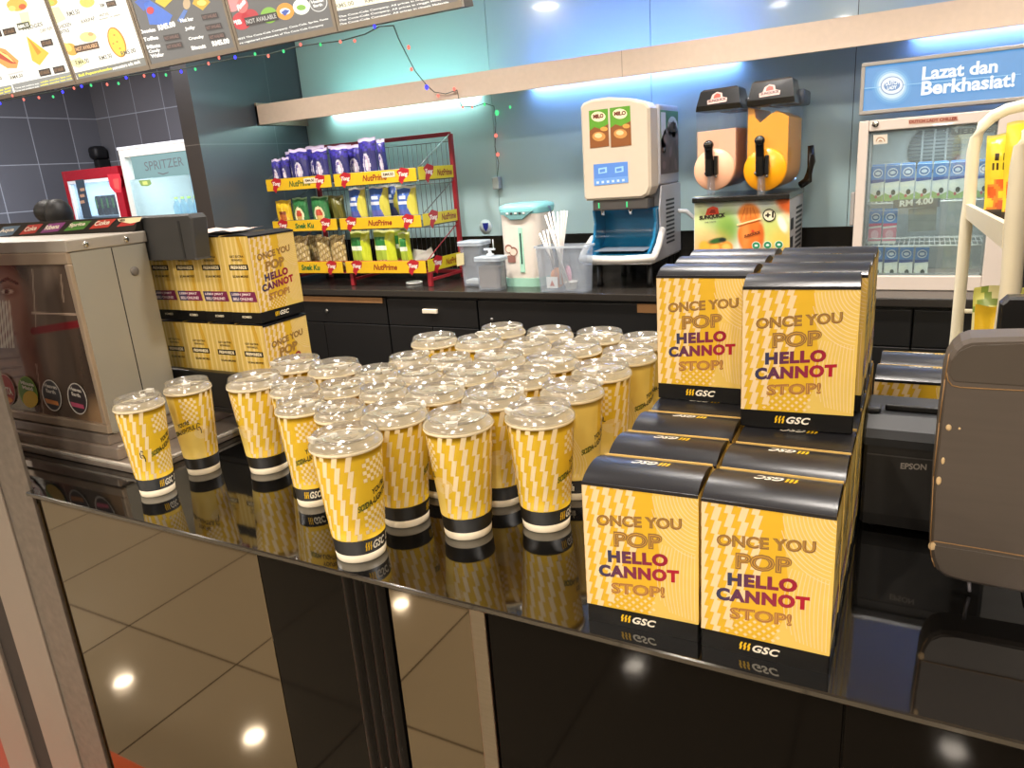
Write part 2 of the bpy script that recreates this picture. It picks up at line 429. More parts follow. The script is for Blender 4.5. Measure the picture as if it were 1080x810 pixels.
ct = MB(); ct.prism([(-2.6, .661), (at(82.0, 700, .652).x + .002, .661), (at(82.0, 700, .652).x + .002, .644), (1.9, .644), (1.9, 1.42), (-2.6, 1.42)], lambda u, v, d: (u, v, d), -.009, 0, bev=.002)
single('countertop', ct, M_gran, 'long polished black granite countertop under the cups and popcorn boxes', 'countertop', (-.4, 1.0, -.009))
cb = Thing('counter_base', 'front counter base clad in mirror and glossy black panels', 'counter', (-.4, 1.0, -1.05))
M_mirror = mat('bronze_mirror', '#80786a', .03, 1, var=.02, scale=2)
M_blackgl = mat('glossy_black_panel', '#090706', .06, 0, .1, var=.1, scale=3)
M_black = mat('matte_black_board', '#100e0d', .5)
M_steel = mat('brushed_steel', '#8f897f', .28, 1, var=.12, scale=12, stretch=(2, 40, 40))
cb.part('carcass', MB().box(-2.55, 1.85, .672, 1.38, -1.0, -.0095), M_black)
cb.part('plinth', MB().box(-2.55, 1.85, .70, 1.3, -1.05, -.999), M_black)
cb.part('mirror_panel', MB().box(-2.5, -.829, .66, .671, -.95, -.0095, bev=.0015), M_mirror, label='bronze mirror panel left of the black panel')
cb.part('mirror_panel', MB().box(-.586, -.457, .66, .671, -.95, -.0095, bev=.0015), M_mirror, label='narrow bronze mirror panel')
cb.part('mirror_edge', MB().box(-1.398, -1.394, .6585, .6595, -.95, -.03), mat('dark_bronze', '#5b4a30', .3, .8))
cb.part('black_panel', MB().box(-.828, -.664, .66, .671, -.95, -.0095, bev=.0015), M_blackgl)
fp = MB()
prof = [(-.663, .66)]
for i in range(33):
    t = i / 32; prof.append((-.663 + .075 * t, .657 - .006 * abs(math.sin(t * PI * 4)) * (1 - .3 * t)))
prof += [(-.588, .671), (-.663, .671)]
fp.prism(prof, lambda u, v, d: (u, v, d), -.95, -.0095, smooth=False)
cb.part('fluted_panel', fp, mat('dark_fluted_trim', '#0c0a09', .3, 0, .15), label='narrow fluted black panel')
cb.part('steel_trim', MB().box(-.456, -.434, .655, .671, -.95, -.0095, bev=.002), M_steel)
cb.part('black_panel', MB().box(-.433, -.032, .66, .671, -.95, -.0095, bev=.0015), M_blackgl)
cb.part('black_panel', MB().box(-.030, .62, .66, .671, -.95, -.0095, bev=.0015), M_blackgl)
cb.part('black_panel', MB().box(.622, 1.85, .66, .671, -.95, -.0095, bev=.0015), M_blackgl)
# ================================================================ back counter
M_lam = mat('dark_laminate_top', '#2b2723', .22, scale=9)
single('back_worktop', MB().box(-3.62, 2.6, 3.24, 3.884, -.135, -.1, bev=.004), M_lam, 'dark laminate worktop of the back counter along the glass wall', 'worktop', (-.6, 3.55, -.135))
M_cab = mat('black_cabinet_front', '#0e0d0c', .4, var=.15)
M_wood = mat('worn_wood_edge', '#8a6238', .6, scale=14, var=.25)
xs = [-3.60, -2.62, -2.02, -.86, 0.0, .9, 1.75]
for i, (a, b_) in enumerate(zip(xs[:-1], xs[1:])):
    nm = ['behind the left popcorn stack', 'below the snack rack end', 'below the water boiler and straw bin', 'below the drink machines', 'below the small chiller', 'at the right end'][i]
    c = Thing('base_cabinet', 'black base cabinet of the back counter ' + nm, 'cabinet', ((a + b_) / 2, 3.56, -1.05), 'black base cabinets')
    c.part('body', MB().box(a + .002, b_ - .002, 3.28, 3.86, -1.05, -.136), M_cab)
    c.part('drawer', MB().box(a + .004, b_ - .004, 3.262, 3.279, -.30, -.150, bev=.003), M_cab)
    c.part('door', MB().box(a + .004, (a + b_) / 2 - .002, 3.262, 3.279, -1.0, -.304, bev=.003), M_cab)
    c.part('door', MB().box((a + b_) / 2 + .002, b_ - .004, 3.262, 3.279, -1.0, -.304, bev=.003), M_cab)
    if i == 0: c.part('wooden_rail', MB().box(-3.4, -2.64, 3.252, 3.262, -.175, -.145), M_wood); 
    if i in (0,):
        p = at(345, 328, 3.262); c.part('keyhole', MB().lathe([(.0, .0), (.012, .0), (.012, .006), (0, .008)], 16, (0, 0, 0)).xf(lambda v: Vector((p.x + v.x, p.y - v.z, p.z + v.y))), mat('dull_metal', '#77736c', .4, .8))
    if i == 1:
        p = at(454.5, 328, 3.262); c.part('handle', MB().box(p.x - .048, p.x + .048, 3.244, 3.2615, p.z - .012, p.z + .012, bev=.004), mat('cream_plastic', '#d8cbb2', .5))
    if i == 2:
        p = at(519, 337, 3.262); c.part('keyhole', MB().lathe([(.0, .0), (.009, .0), (.009, .005), (0, .006)], 16).xf(lambda v: Vector((p.x + v.x, p.y - v.z, p.z + v.y))), mat('dull_metal', '#77736c', .4, .8))
        q = at(683, 325, 3.262); c.part('chipped_edge', MB().box(q.x - .05, q.x + .05, 3.2595, 3.2618, q.z - .022, q.z + .02), M_wood)
# ================================================================ popcorn boxes
W, H, D = .1255, .1715, .078
YEL, PEA, LYE = '#e0b32e', '#efd3a4', '#e6c464'
M_card = printed('printed_carton', .42, spec=.35)
M_lid = mat('black_gloss_card', '#1c1c20', .3, 0, .42, var=.06, scale=20)
def art_front(mb, f):
    """f(u, v): u 0..1 across, v 0..1 from the bottom; colours of the printed sleeve"""
    q = lambda pts, c, l: mb.flat(pts, lambda a, b: f(a, b, l), c)
    # pale field at lower right with thin curved lines
    q([(.62, .998), (.999, .998), (.999, .126), (.56, .126), (.70, .40), (.66, .66)], LYE, 1)
    # zigzag lightning columns
    for k in range(5):
        x0 = -.022 + k * .104; vlow = (.126, .126, .17, .36, .52)[k]; w = .056
        v = .995 + (0, .052, .02, .068, .036)[k]; L = .088
        while v > vlow + .02:
            t = min(v, .996); b = max(v - L, vlow); s0 = .034 * (v - t) / L; sl = .034 * (v - b) / L
            if t - b > .004: q([(max(.002, x0 + .028 - s0), t), (x0 + .028 + w - s0, t), (x0 + w + .028 - sl, b), (max(.002, x0 + .028 - sl), b)], PEA, 2)
            v = v - L
    # checker
    for i in range(13):
        for j in range(6):
            if (i + j) % 2: continue
            x = .20 + i * .036; y = .135 + j * .025
            if x > .63 - j * .0 or x < .2 + max(0, j - 3) * .03: continue
            q([(x, y + .0125), (x + .018, y), (x + .036, y + .0125), (x + .018, y + .025)], PEA, 2.6)
    # contour lines
    for k in range(15):
        r = .05 + k * .025; pts = []
        for i in range(15):
            a = PI * (1.0 + .5 * i / 14); pts.append((1.02 + r * 1.15 * math.cos(a), 1.0 + r * 1.05 * math.sin(a)))
        pts = [p for p in pts if p[0] < .998 and p[1] < .998 and p[0] > .60]
        for a, b in zip(pts[:-1], pts[1:]): q([a, b, (b[0] + .006, b[1] + .004), (a[0] + .006, a[1] + .004)], PEA, 2.2)
    for k in range(12):
        pts = []
        for i in range(15):
            t = i / 14; y = .14 + .46 * t
            x = .995 - k * .027 - .05 * math.sin(t * PI) * (k / 11) + .03 * (1 - t) * (k / 11) * 0
            pts.append((x, y + .004 * k))
        pts = [p for p in pts if p[0] < .993 and p[1] > .13 + max(0, (.78 - p[0])) * 1.1]
        for a, b in zip(pts[:-1], pts[1:]): q([a, b, (b[0] + .006, b[1]), (a[0] + .006, a[1])], PEA, 2.4)
    # lettering, rising slightly to the right
    g = lambda l: (lambda a, b: f(a, b + (a - .5) * .072, l))
    BR, GO = '#8f6a3c', '#dca83e'
    T = lambda st, x0, x1, y0, y1, c, bd, l, **k: mb.text(st, g(l), x0, x1, y0, y1, c, bd, **k)
    T('ONCE YOU', .125, .865, .735, .812, BR, .045, 3); T('ONCE YOU', .131, .860, .742, .805, GO, -.004, 4); T('ONCE YOU', .131, .860, .742, .805, BR, -.017, 5)
    T('POP', .275, .70, .592, .702, BR, .05, 3); T('POP', .283, .692, .602, .692, GO, .006, 4); T('POP', .288, .687, .606, .688, BR, -.014, 5)
    T('HELLO', .215, .745, .478, .566, '#fff', .058, 3, spacing=1.12, grad=('#2c3a5a', '#9d1630'))
    T('CANNOT', .125, .838, .372, .460, '#fff', .058, 3, spacing=1.12, grad=('#2c3a5a', '#b0132b'))
    T('STOP!', .235, .715, .255, .335, '#a8723f', .045, 3); T('STOP!', .241, .709, .262, .328, '#e6b654', -.003, 4); T('STOP!', .241, .709, .262, .328, '#a8723f', -.017, 5)
def gsc(mb, f, x0, x1, y0, y1, l=3):
    """the yellow striped mark and the slanted white letters"""
    w = x1 - x0; h = y1 - y0
    for k in range(3):
        a = x0 + w * (.015 + .098 * k)
        pts = [(a + w * .045, y1), (a + w * .095, y1), (a + w * .055, y0 + h * .56), (a + w * .078, y0 + h * .5), (a + w * .05, y0), (a + w * .0, y0), (a + w * .022, y0 + h * .42), (a + w * .0, y0 + h * .5)]
        mb.flat(pts, lambda p, q: f(p, q, l), '#f0c020')
    mb.text('GSC', lambda p, q: f(p, q, l), x0 + w * .34, x1, y0, y1, '#f2ead8', .035, .32, 1.08)
def art_side(mb, f):
    q = lambda pts, c, l: mb.flat(pts, lambda a, b: f(a, b, l), c)
    q([(.002, .127), (.998, .127), (.998, .998), (.002, .998)], '#d9ba62', .5)  # muted side ground: the weaker light on these faces is put into its colour
    for k in range(6):
        x = .05 + k * .165
        q([(x, .998), (x + .05, .998), (x + .035 + .03 * math.sin(k), .126), (x - .02, .126)], '#e6cd88', 1)
    q([(.60, .998), (.72, .998), (.84, .7), (.80, .4), (.70, .126), (.62, .126), (.7, .4), (.70, .7)], '#cfa53a', 2)
    q([(.24, .80 - .055), (.86, .80 - .055), (.86, .80 - .005), (.24, .80 - .005)][:0] or [(.20, .62), (.86, .62), (.86, .685), (.20, .685)], '#15130f', 3)
    T = lambda st, x0, x1, y0, y1, c, bd=.02, l=4: mb.text(st, lambda a, b: f(a, b, l), x0, x1, y0, y1, c, bd)
    T('GET EXTRA', .28, .76, .765, .79, '#3a2a16'); T('REWARDS', .33, .70, .725, .75, '#3a2a16'); T('FREWARDS', .25, .81, .632, .672, '#f1e3bd', .05)
    T('SCAN MORE!', .27, .82, .535, .562, '#3a2a16', .03)
    q([(.10, .25), (.98, .25), (.94, .37), (.06, .37)], '#7d2650', 3); q([(.10, .25), (.42, .25), (.36, .37), (.06, .37)], '#4a3f63', 4)
    T('LEBIH JIMAT', .13, .80, .318, .352, '#f0dfe0', .03, 5); T('BELI ONLINE!', .15, .84, .268, .302, '#f0dfe0', .03, 5)
    T('KOMBO', .36, .68, .058, .086, '#e9dfc4', .03)
def make_box(origin, rz, label, group):
    x, y, z = 0, 0, 0
    t = Thing('popcorn_box', label, 'popcorn box', origin, group, rz)
    t.o = Vector((0, 0, 0))
    mb = MB()
    BLK = '#0d0c0b'; zb = H * .125
    # carton walls, the foot band black, open at the top behind the lid
    c = .0012
    pl = [(c, 0), (W - c, 0), (W, c), (W, D - c), (W - c, D), (c, D), (0, D - c), (0, c)]
    for z0, z1, col in ((0, zb, BLK), (zb, H, YEL)):
        n = len(pl); vs = [(p[0], p[1], z0) for p in pl] + [(p[0], p[1], z1) for p in pl]
        mb.add(vs, [(i, (i + 1) % n, n + (i + 1) % n, n + i) for i in range(n)], col)
    mb.add([(p[0], p[1], .0005) for p in pl], [tuple(range(8))], BLK)
    mb.box(.001, W - .001, D - .0012, D, H - .001, H + .0028, '#d9b56a')          # tuck edge of the back panel
    F = lambda u, v, l=1: (u * W, -.00012 * l, v * H)
    art_front(mb, F); gsc(mb, F, .31, .635, .040, .092)
    R = lambda u, v, l=1: (W + .00012 * l, u * D, v * H); art_side(mb, R)
    L = lambda u, v, l=1: (-.00012 * l, (1 - u) * D, v * H); art_side(mb, L)
    t.part('carton', mb, M_card)
    def lid_mesh(hd):
        ld = MB(); N = 14
        zz = lambda s: H + .0003 + hd * math.sin(PI * min(1, max(0, s)) ** .9) ** .8 if 0 < s < 1 else H + .0003
        vs = []; fs = []
        for i in range(N + 1):
            y_ = .0006 + i / N * (D - .002); vs += [(.0008, y_, zz(i / N)), (W - .0008, y_, zz(i / N))]
        for i in range(N): fs.append((2 * i, 2 * i + 1, 2 * i + 3, 2 * i + 2))
        ld.add(vs, fs, '#ffffff', 0, True)
        for xx in (.0008, W - .0008):
            ld.add([(xx, .0006 + i / N * (D - .002), zz(i / N)) for i in range(N + 1)], [tuple(range(N + 1))])
        ld.box(.0004, W - .0004, -.0011, .0007, H - .0030, H + .0004)
        G = lambda u, v, l=1: ((1 - u) * W, .0006 + (1 - v) * (D - .002), zz(1 - v) + .00015 * l)
        gl = MB(); gsc(gl, lambda u, v, l=1: G(u, v, l), .32, .66, .28, .46, 2)
        return ld, gl
    ld, gl = lid_mesh(.0045)
    lid = t.part('lid', ld, M_lid, label='black domed lid flap')
    t.part('lid_logo', gl, printed('foil_print', .3), lid)
    l2, g2_ = lid_mesh(.0095)
    global BULGE, FLATLID
    FLATLID = (lid.data, lid.children[0].data)
    BULGE = (l2.mesh('lid', [M_lid]), g2_.mesh('lid_logo', [printed('foil_print', .3)]))
    return t
ROW = ['front', 'second', 'third', 'fourth', 'fifth', 'sixth', 'seventh']
g1 = 'popcorn boxes stacked at the right of the counter'
box0 = None
def place_box(x, y, z, rz, label, g=g1, bulge=False):
    global box0
    if box0 is None:
        box0 = make_box((x, y, z), rz, label, g); o = box0.e
    else: o = dup(box0.e, (x, y, z), rz, label); o['group'] = g
    for ch in o.children:
        if ch.name.startswith('lid'):
            ch.data = BULGE[0] if bulge else FLATLID[0]
            for c2 in ch.children: c2.data = BULGE[1] if bulge else FLATLID[1]
    return o
random.seed(3)
LY = (.6686, .7496, .8305, .9112, .9915, 1.0712, 1.1508)
for r in range(7):
    place_box(-.3018 - .0008 * r, LY[r], 0, (.0477, .045, .035, .025, .015, .01, .01)[r], f'yellow popcorn box on the countertop, bottom tier, left column, {ROW[r]} row from the edge', bulge=r < 3)
for r in range(7):
    j = random.uniform(-.001, .001)
    place_box(-.1728 + j * .5, .6709 + .0795 * r, 0, .007, f'yellow popcorn box on the countertop, bottom tier, right column, {ROW[r]} row from the edge', bulge=r < 2)
ZU = H + .0055
for r in range(3):
    place_box(-.3068 - .0004 * r, .9564 + .0795 * r, ZU, 0, f'yellow popcorn box of the upper tier, left column, {ROW[r]} one', bulge=True)
for r in range(4):
    place_box(-.1772 + .002 * min(r, 1), .8755 + (.0885 if r else 0) + .0795 * max(0, r - 1), ZU, .062 if r == 0 else .012, f'yellow popcorn box of the upper tier, right column, {ROW[r]} one', bulge=True)
g2 = 'popcorn boxes stacked behind the receipt printer'
for r in range(2):
    place_box(-.0425 + .003 * r, 1.135 + .082 * r, 0, 0, f'yellow popcorn box behind the receipt printer, {["nearer", "farther"][r]} of the two', g2, True)
# tray with a raised lip and the stack at the left
TX, TY = -1.1399, 1.0226
tr = Thing('stack_tray', 'low black tray with a raised front lip under the left popcorn stack', 'tray', (-1.33, 1.09, 0))
tr.part('base', MB().box(-1.56, -1.105, .992, 1.16, .050, .0625, bev=.003), M_black)
for x, z in ((-1.54, .0345), (-1.36, .0345), (-1.125, .0003)):
    for y in (1.03, 1.14): tr.part('foot', MB().box(x - .008, x + .008, y - .008, y + .008, z, .0498), M_black)
tr.part('front_lip', MB().box(-1.56, -1.21, .992, 1.011, .0627, .138, bev=.003), mat('black_plastic', '#141312', .35))
g3 = 'popcorn boxes stacked behind the steel display cabinet'
for tier in range(2):
    for k in range(4):
        place_box(TX - .0797 * k, TY + (.0005 if k > 1 and tier else 0), .0632 + tier * (H + .0055), math.radians(91.6),
                  f'yellow popcorn box of the left stack, {["lower", "upper"][tier]} row, {["first", "second", "third", "fourth"][k]} from the right end', g3)
pp = MB(); vs = []; N = 10
for i in range(N + 1):
    for j in range(4):
        vs.append((-1.40 + .21 * i / N, 1.03 + .09 * j / 3, .4185 + .002 + .004 * math.sin(i * .9 + j * .7) ** 2))
pp.add(vs, [(i * 4 + j, i * 4 + j + 1, i * 4 + j + 5, i * 4 + j + 4) for i in range(N) for j in range(3)], '#d9c3b8', 0, True)
single('paper_sheet', pp, printed('loose_paper', .7), 'pale paper sheet lying on top of the left popcorn stack', 'paper', (-1.3, 1.08, .4185))
# ================================================================ cups
M_cup = printed('printed_paper_cup', .42, spec=.3)
M_lidc = glassy('clear_cup_lid', '#e4e1d9', .24, '#b9b4a8', .22, .15)
M_tab = glassy('cloudy_lid_tab', '#f4f2ec', .5, '#f1ede2', .3, .05)
CY, CP, CL = '#e2bb2e', '#f2deb4', '#e8cc6c'
RB, RT, HC = .034, .0483, .166
def make_cup(label, origin):
    t = Thing('soda_cup', label, 'cup', origin, 'yellow soda cups on the countertop'); t.o = Vector((0, 0, 0))
    mb = MB(); rad = lambda z: RB + (RT - .0008 - RB) * z / HC
    zs = [0, .0015, .012, .012, .034, .034, .06, .09, .12, .15, HC - .004]
    prof = [(0, .004), (RB - .003, .004), (RB - .0025, 0)] + [(rad(z) + (.0004 if z > 0 else 0), z) for z in zs]
    cols = ['#e8dcc0', '#e8dcc0', '#efe4cc'] + ['#efe4cc', '#efe4cc', '#efe4cc', '#0f0e0d', '#0f0e0d'] + [CL] * 5
    # rolled rim, then the white inside
    prof += [(RT - .0005, HC - .0065), (RT + .0014, HC - .0045), (RT + .0011, HC - .0016), (RT, HC + .0005), (RT - .0022, HC - .001), (RT - .0035, HC - .02), (RB - .001, .008), (0, .008)]
    cols += ['#f3e6c8'] * 5 + ['#efe6d2'] * 4
    def wrap(j, i):
        if 7 <= j + 1 and cols[j] == CL:
            a = (360 * (i + .5) / 96) % 360
            if a < 204 or a > 352: return CY
            if 292 < a <= 352 and j >= 10: return CY
        return cols[j]
    mb.lathe(prof, 96, colfn=wrap)
    def F(u, v, l=1):
        a = math.radians(u); r = rad(v) + .0005 + .00013 * l
        return (r * math.sin(a), -r * math.cos(a), v)
    def q(pts, c, l=1):
        mb.flat(pts, lambda a, b: F(a, b, l), c)
    # yellow ground of the zigzag zone in strips
    for k in range(26):
        a = -8 + k * 8; top = HC - .006; 
        pass
    for k in range(6):
        u0 = k * 21; w = 9.0; Ls = .0235; v = HC - .006 + (0, .013, .005, .017, .009, .002)[k]
        while v > .038:
            vt = min(v, HC - .006); b = max(v - Ls, .0352)
            for ii in range(3):
                for jj in range(2):
                    P4 = []
                    for uu, vv in ((ii, jj), (ii + 1, jj), (ii + 1, jj + 1), (ii, jj + 1)):
                        z_ = vt + (b - vt) * vv / 2; P4.append((u0 + w * uu / 3 - 6.6 * (v - z_) / Ls, z_))
                    if vt - b > .001: q(P4, CP)
            v -= Ls
    for (ua, ub, va, vb) in ((122, 196, .042, .083), (128, 190, .118, .155), (306, 350, .105, .155)):
        nu = int((ub - ua) / 7); nv = int((vb - va) / .0055)
        for i in range(nu):
            for j in range(nv):
                if (i + j) % 2 == 0: q([(ua + i * 7, va + j * .0055), (ua + i * 7 + 7, va + j * .0055), (ua + i * 7 + 7, va + j * .0055 + .0055), (ua + i * 7, va + j * .0055 + .0055)], CP, 1.7)
    for k in range(26):
        a = 296 + k * 2; 
    for k in range(8):
        pass
    for k in range(9):                                            # contour rings on the pale zone
        r = 4 + k * 2.4
        e = ell(352, .085, r, r * .00052, 20); e2 = ell(352, .085, r + .9, (r + .9) * .00052, 20)
        for i in range(20):
            j = (i + 1) % 20; q([e[i], e[j], e2[j], e2[i]], CP)
    for k in range(7):
        pts = [(205 + 16 * math.sin(i * .5 + k * .15) + k * 7, .04 + i * .011) for i in range(11)]
        for a, b in zip(pts[:-1], pts[1:]): q([a, b, (b[0] + 1.2, b[1]), (a[0] + 1.2, a[1])], CP, 1.4)
    tl = lambda a0: (lambda a, b: F(a, b + (a - a0) * .00022, 3))
    for a0 in (152, 292):
        mb.text("YOU'RE", tl(a0), a0 - 10, a0 + 28, .0985, .1072, '#2a2a20', .03)
        mb.text('SODA-LIGHTFUL', tl(a0), a0 - 40, a0 + 42, .0850, .0945, '#2a2a20', .03)
        mb.text('SODA', tl(a0), a0 - 40.2, a0 - 15, .0850, .0945, '#8d8a2c', .035)
    gsc(mb, lambda p, q_, l=2: F(p, q_, 2), 116, 170, .0170, .0292)
    mb.text('Coca-Cola', lambda a, b: F(a, b, 2), 178, 232, .0165, .0290, '#f2ead8', .03, .35)
    mb.text('GSC', lambda a, b: F(a, b, 2), 20, 22, .02, .024, '#0f0e0d') if False else None
    t.part('cup_body', mb, M_cup)
    lid = MB().lathe([(RT + .0013, HC - .0012), (RT + .0016, HC - .0004), (RT + .0014, HC + .0012), (RT - .0015, HC + .0026), (RT - .0035, HC + .0115), (RT - .0042, HC + .0135), (RT - .0062, HC + .0135),
                      (RT - .0075, HC + .0090), (RT - .012, HC + .0082), (RT - .0135, HC + .0098), (RT - .016, HC + .0098), (RT - .0175, HC + .0072), (RT - .026, HC + .0068), (RT - .0275, HC + .0082), (RT - .0295, HC + .0082), (RT - .031, HC + .0065), (0, HC + .0065)], 48)
    for i in range(3): lid.disc((.012 * math.cos(i * 2.1), .012 * math.sin(i * 2.1), HC + .0072), .003, 12)
    lid.add([(.009 * math.cos(2 * PI * i / 16) + .008, .005 * math.sin(2 * PI * i / 16) + .022, HC + .0092) for i in range(16)], [tuple(range(16))])
    lo = t.part('lid', lid, M_lidc, label='clear plastic dome lid')
    tb = MB()
    pth = []
    for i in range(15):
        a = PI * i / 14; pth.append((.011 * math.sin(a) - .004 - .012 * math.cos(a) * 0, -.043 + .030 * (1 - math.cos(a)) / 2, HC + .0125 + .0035 * math.sin(a)))
    tb.tube(pth, .0008, 6)
    tb.box(-.013, .004, -.0475, -.040, HC + .009, HC + .0165, bev=.0015)
    tb.lathe([(0, HC + .0135), (.004, HC + .0135), (.0055, HC + .0125), (.0055, HC + .009)], 16, (-.004, -.014, 0))
    t.part('lid_tab', tb, M_tab, lo)
    return t
cup0 = None
def place_cup(x, y, big, th, label, lidrot=0):
    """th: the degree on the printed wrap that faces the camera"""
    global cup0
    psi = math.degrees(math.atan2(-x, y)); rz = math.radians(psi * -1 if False else 0)
    # direction from cup to camera, measured from -Y towards +X
    psi = math.atan2(-x, y); rz = psi - math.radians(th)
    sc = (1, 1, 1) if big else (.83, .83, .975)
    if cup0 is None:
        cup0 = make_cup(label, (x, y, 0)); e = cup0.e; e.rotation_euler.z = rz; e.scale = sc
    else: e = dup(cup0.e, (x, y, 0), rz, label, sc)
    for ch in e.children:
        if ch.name.startswith('lid'): ch.rotation_euler.z = lidrot - rz
    return e
ORD = ['front', 'second', 'third', 'fourth', 'fifth', 'rearmost']
cups = []
def C(x, y, big, th, label, lr=None): place_cup(x, y, big, th, label, random.uniform(-3, 3) if lr is None else lr)
C(-.658, .6985, 1, 108, 'large yellow soda cup nearest the counter edge, slogan and logo facing forward', .4 + PI * 1.75)
C(-.658, .806, 1, 60, 'large yellow zigzag cup directly behind the cup nearest the counter edge', 2.2)
col3 = ['third', 'fourth', 'fifth', 'sixth', 'rearmost']
for i, y in enumerate((.914, 1.018, 1.121, 1.224, 1.327)):
    C(-.658 + (.004 if i > 2 else 0), y, 1, 40 + 70 * i, f'large yellow cup, {col3[i]} in the column led by the frontmost cup')
for i, (x, y) in enumerate(((-.5485, .808), (-.553, .917), (-.556, 1.022), (-.554, 1.126), (-.552, 1.228), (-.545, 1.330))):
    C(x, y, 1, (38, 350, 20, 60, 100, 200)[i], f'large yellow cup, {ORD[i]} in the column second from the popcorn boxes', (.5 if i == 0 else None))
for i, (x, y) in enumerate(((-.4505, .868), (-.451, .981), (-.447, 1.094), (-.438, 1.199), (-.443, 1.303))):
    C(x, y, 1, (84, 238, 330, 240, 250)[i], f'large yellow cup, {["front", "second", "third", "fourth", "rearmost"][i]} in the column nearest the popcorn boxes', (5.6 if i == 0 else None))
for i, (x, y) in enumerate(((-.766, 1.232), (-.772, 1.340))):
    C(x, y, 1, 50 + i * 100, f'large yellow cup, {["nearer", "farther"][i]} of the two behind the inner small cups')
C(-.872, 1.228, 1, 70, 'large yellow cup at the rear left corner of the cup group')
for i, (x, y) in enumerate(((-.755, .800), (-.754, .905), (-.754, 1.005), (-.752, 1.103))):
    C(x, y, 0, (30, 80, 200, 90)[i], f'small yellow cup, {["front", "second", "third", "fourth"][i]} in the inner column of small cups')
for i, (x, y) in enumerate(((-.843, .806), (-.841, .902), (-.841, .995), (-.838, 1.091))):
    C(x, y, 0, (150, 60, 300, 20)[i], f'small yellow cup, {["front", "second", "third", "fourth"][i]} in the outer left column of small cups')
C(-.930, .880, 0, 95, 'small yellow cup just right of the leftmost large zigzag cup')
C(-1.031, .886, 1, 40, 'large yellow zigzag cup leftmost of the group, in front of the left popcorn stack')
C(-1.040, 1.000, 1, 60, 'large yellow cup touching the corner of the left popcorn stack')
C(-.938, .995, 1, 60, 'large yellow cup right of the cup touching the left popcorn stack', 1.2)
for x, y, th, lab, lr in ((-1.150, .737, 108, 'small yellow zigzag cup standing apart at far left with a black pen mark', 3.6), (-1.150, .836, 335, 'small plain yellow cup standing apart behind the far left cup, with a pen mark', 1.0)):
    e = place_cup(x, y, 0, th, lab, lr)
    mk = MB(); c0 = th - 24 if th < 200 else th + 4
    def F(u, v):
        a = math.radians(c0 + u); r = RB + (RT - .0008 - RB) * v / HC + .0013
        return (r * math.sin(a), -r * math.cos(a), v)
    z0 = .078 if th < 200 else .092
    strokes = [[(8, .010), (3, .013), (-1, .008), (-1, .001), (2, -.001)], [(2, .004), (6, .005), (9, -.001), (9, -.008)]]
    for s_ in strokes: mk.tube([F(a, z0 + b) for a, b in s_], .0008, 6, '#15130f')
    o = bpy.data.objects.new('pen_mark', mk.mesh('pen_mark', [printed('black_marker', .5)])); COL.objects.link(o); o.parent = e; o['label'] = 'black handwritten pen mark'
# ================================================================ metal post at far left
Yp_ = .652
def xat(px): return at(px, 700, Yp_).x
Xr = xat(82.0); xc = xat(54.5); xm = xat(23.0); xd = xat(5.0)
po = Thing('steel_door_post', 'dull steel door post standing against the counter front at far left', 'post', (Xr - .05, Yp_, -1.05))
M_post = mat('scuffed_steel', '#706860', .42, .5, var=.38, scale=55)
M_post2 = mat('pale_steel_face', '#8a8178', .4, .4, var=.06, scale=6)
po.part('post', MB().box(xc + .0006, Xr, Yp_ + .0015, .6595, -1.05, CEIL - .001, bev=.001), M_post, label='scuffed grey steel face')
po.part('jamb', MB().box(xm, xc, Yp_ - .002, .6595, -1.05, CEIL - .001, bev=.002), M_post2, label='paler steel face')
po.part('recess', MB().box(xd, xm - .0005, Yp_ + .004, .6595, -1.05, CEIL - .001), mat('dark_recess', '#241d19', .7, var=.3, scale=30))
po.part('edge_strip', MB().box(xat(-24), xd - .0005, Yp_ - .003, .6595, -1.05, CEIL - .001, bev=.002), M_post2)
po.part('red_seal', MB().box(xat(-40), xat(-24) - .0005, Yp_, .6595, -1.05, CEIL - .001), mat('red_seal', '#8c3527', .5))
# ================================================================ steel base and display cabinet
M_st2 = mat('worn_stainless', '#a99c90', .3, .6, var=.22, scale=7, stretch=(6, 3, 6), bump=.1)
sb = Thing('steel_plinth', 'stepped stainless steel plinth under the display cabinet', 'plinth', (-1.9, 1.0, 0))
sb.part('lower_step', MB().box(-2.5, -1.236, .773, 1.40, .0005, .010, bev=.002), M_st2)
sb.part('lower_lip', MB().box(-2.5, -1.236, .773, .779, .0105, .017, bev=.0015).box(-1.243, -1.236, .78, 1.40, .0105, .017, bev=.0015), mat('bright_steel_lip', '#ded6ca', .25, .4))
sb.part('upper_step', MB().box(-2.5, -1.338, .792, 1.40, .0105, .034, bev=.003), M_st2)
sb.part('upper_lip', MB().box(-1.346, -1.339, .80, .99, .0345, .038, bev=.001), mat('bright_steel_lip', '#ded6ca', .25, .4))
sb.part('riser', MB().box(-2.5, -1.372, .801, .968, .0345, .055, bev=.002), M_st2)
YW = .805
cp = Thing('display_cabinet', 'grey green steel display cabinet with a framed poster on its front', 'cabinet', (-1.7, .88, .0555))
M_gs = mat('grey_green_steel', '#a9a598', .4, .3, var=.05, scale=5)
XL, XR, ZB, ZT = -2.25, -1.366, .056, .434
cp.part('shell', MB().box(XL, XR, YW + .006, .966, ZB, ZT - .022, bev=.002), M_gs)
sp_ = MB().box(XR - .001, XR + .0012, YW + .004, YW + .084, ZB + .004, ZT - .024).box(XR - .001, XR + .0012, YW + .0865, .962, ZB + .004, ZT - .024)
cp.part('side_sheet', sp_, M_gs)
cp.part('seam', MB().box(XR, XR + .0006, YW + .084, YW + .0865, ZB + .004, ZT - .024), M_black)
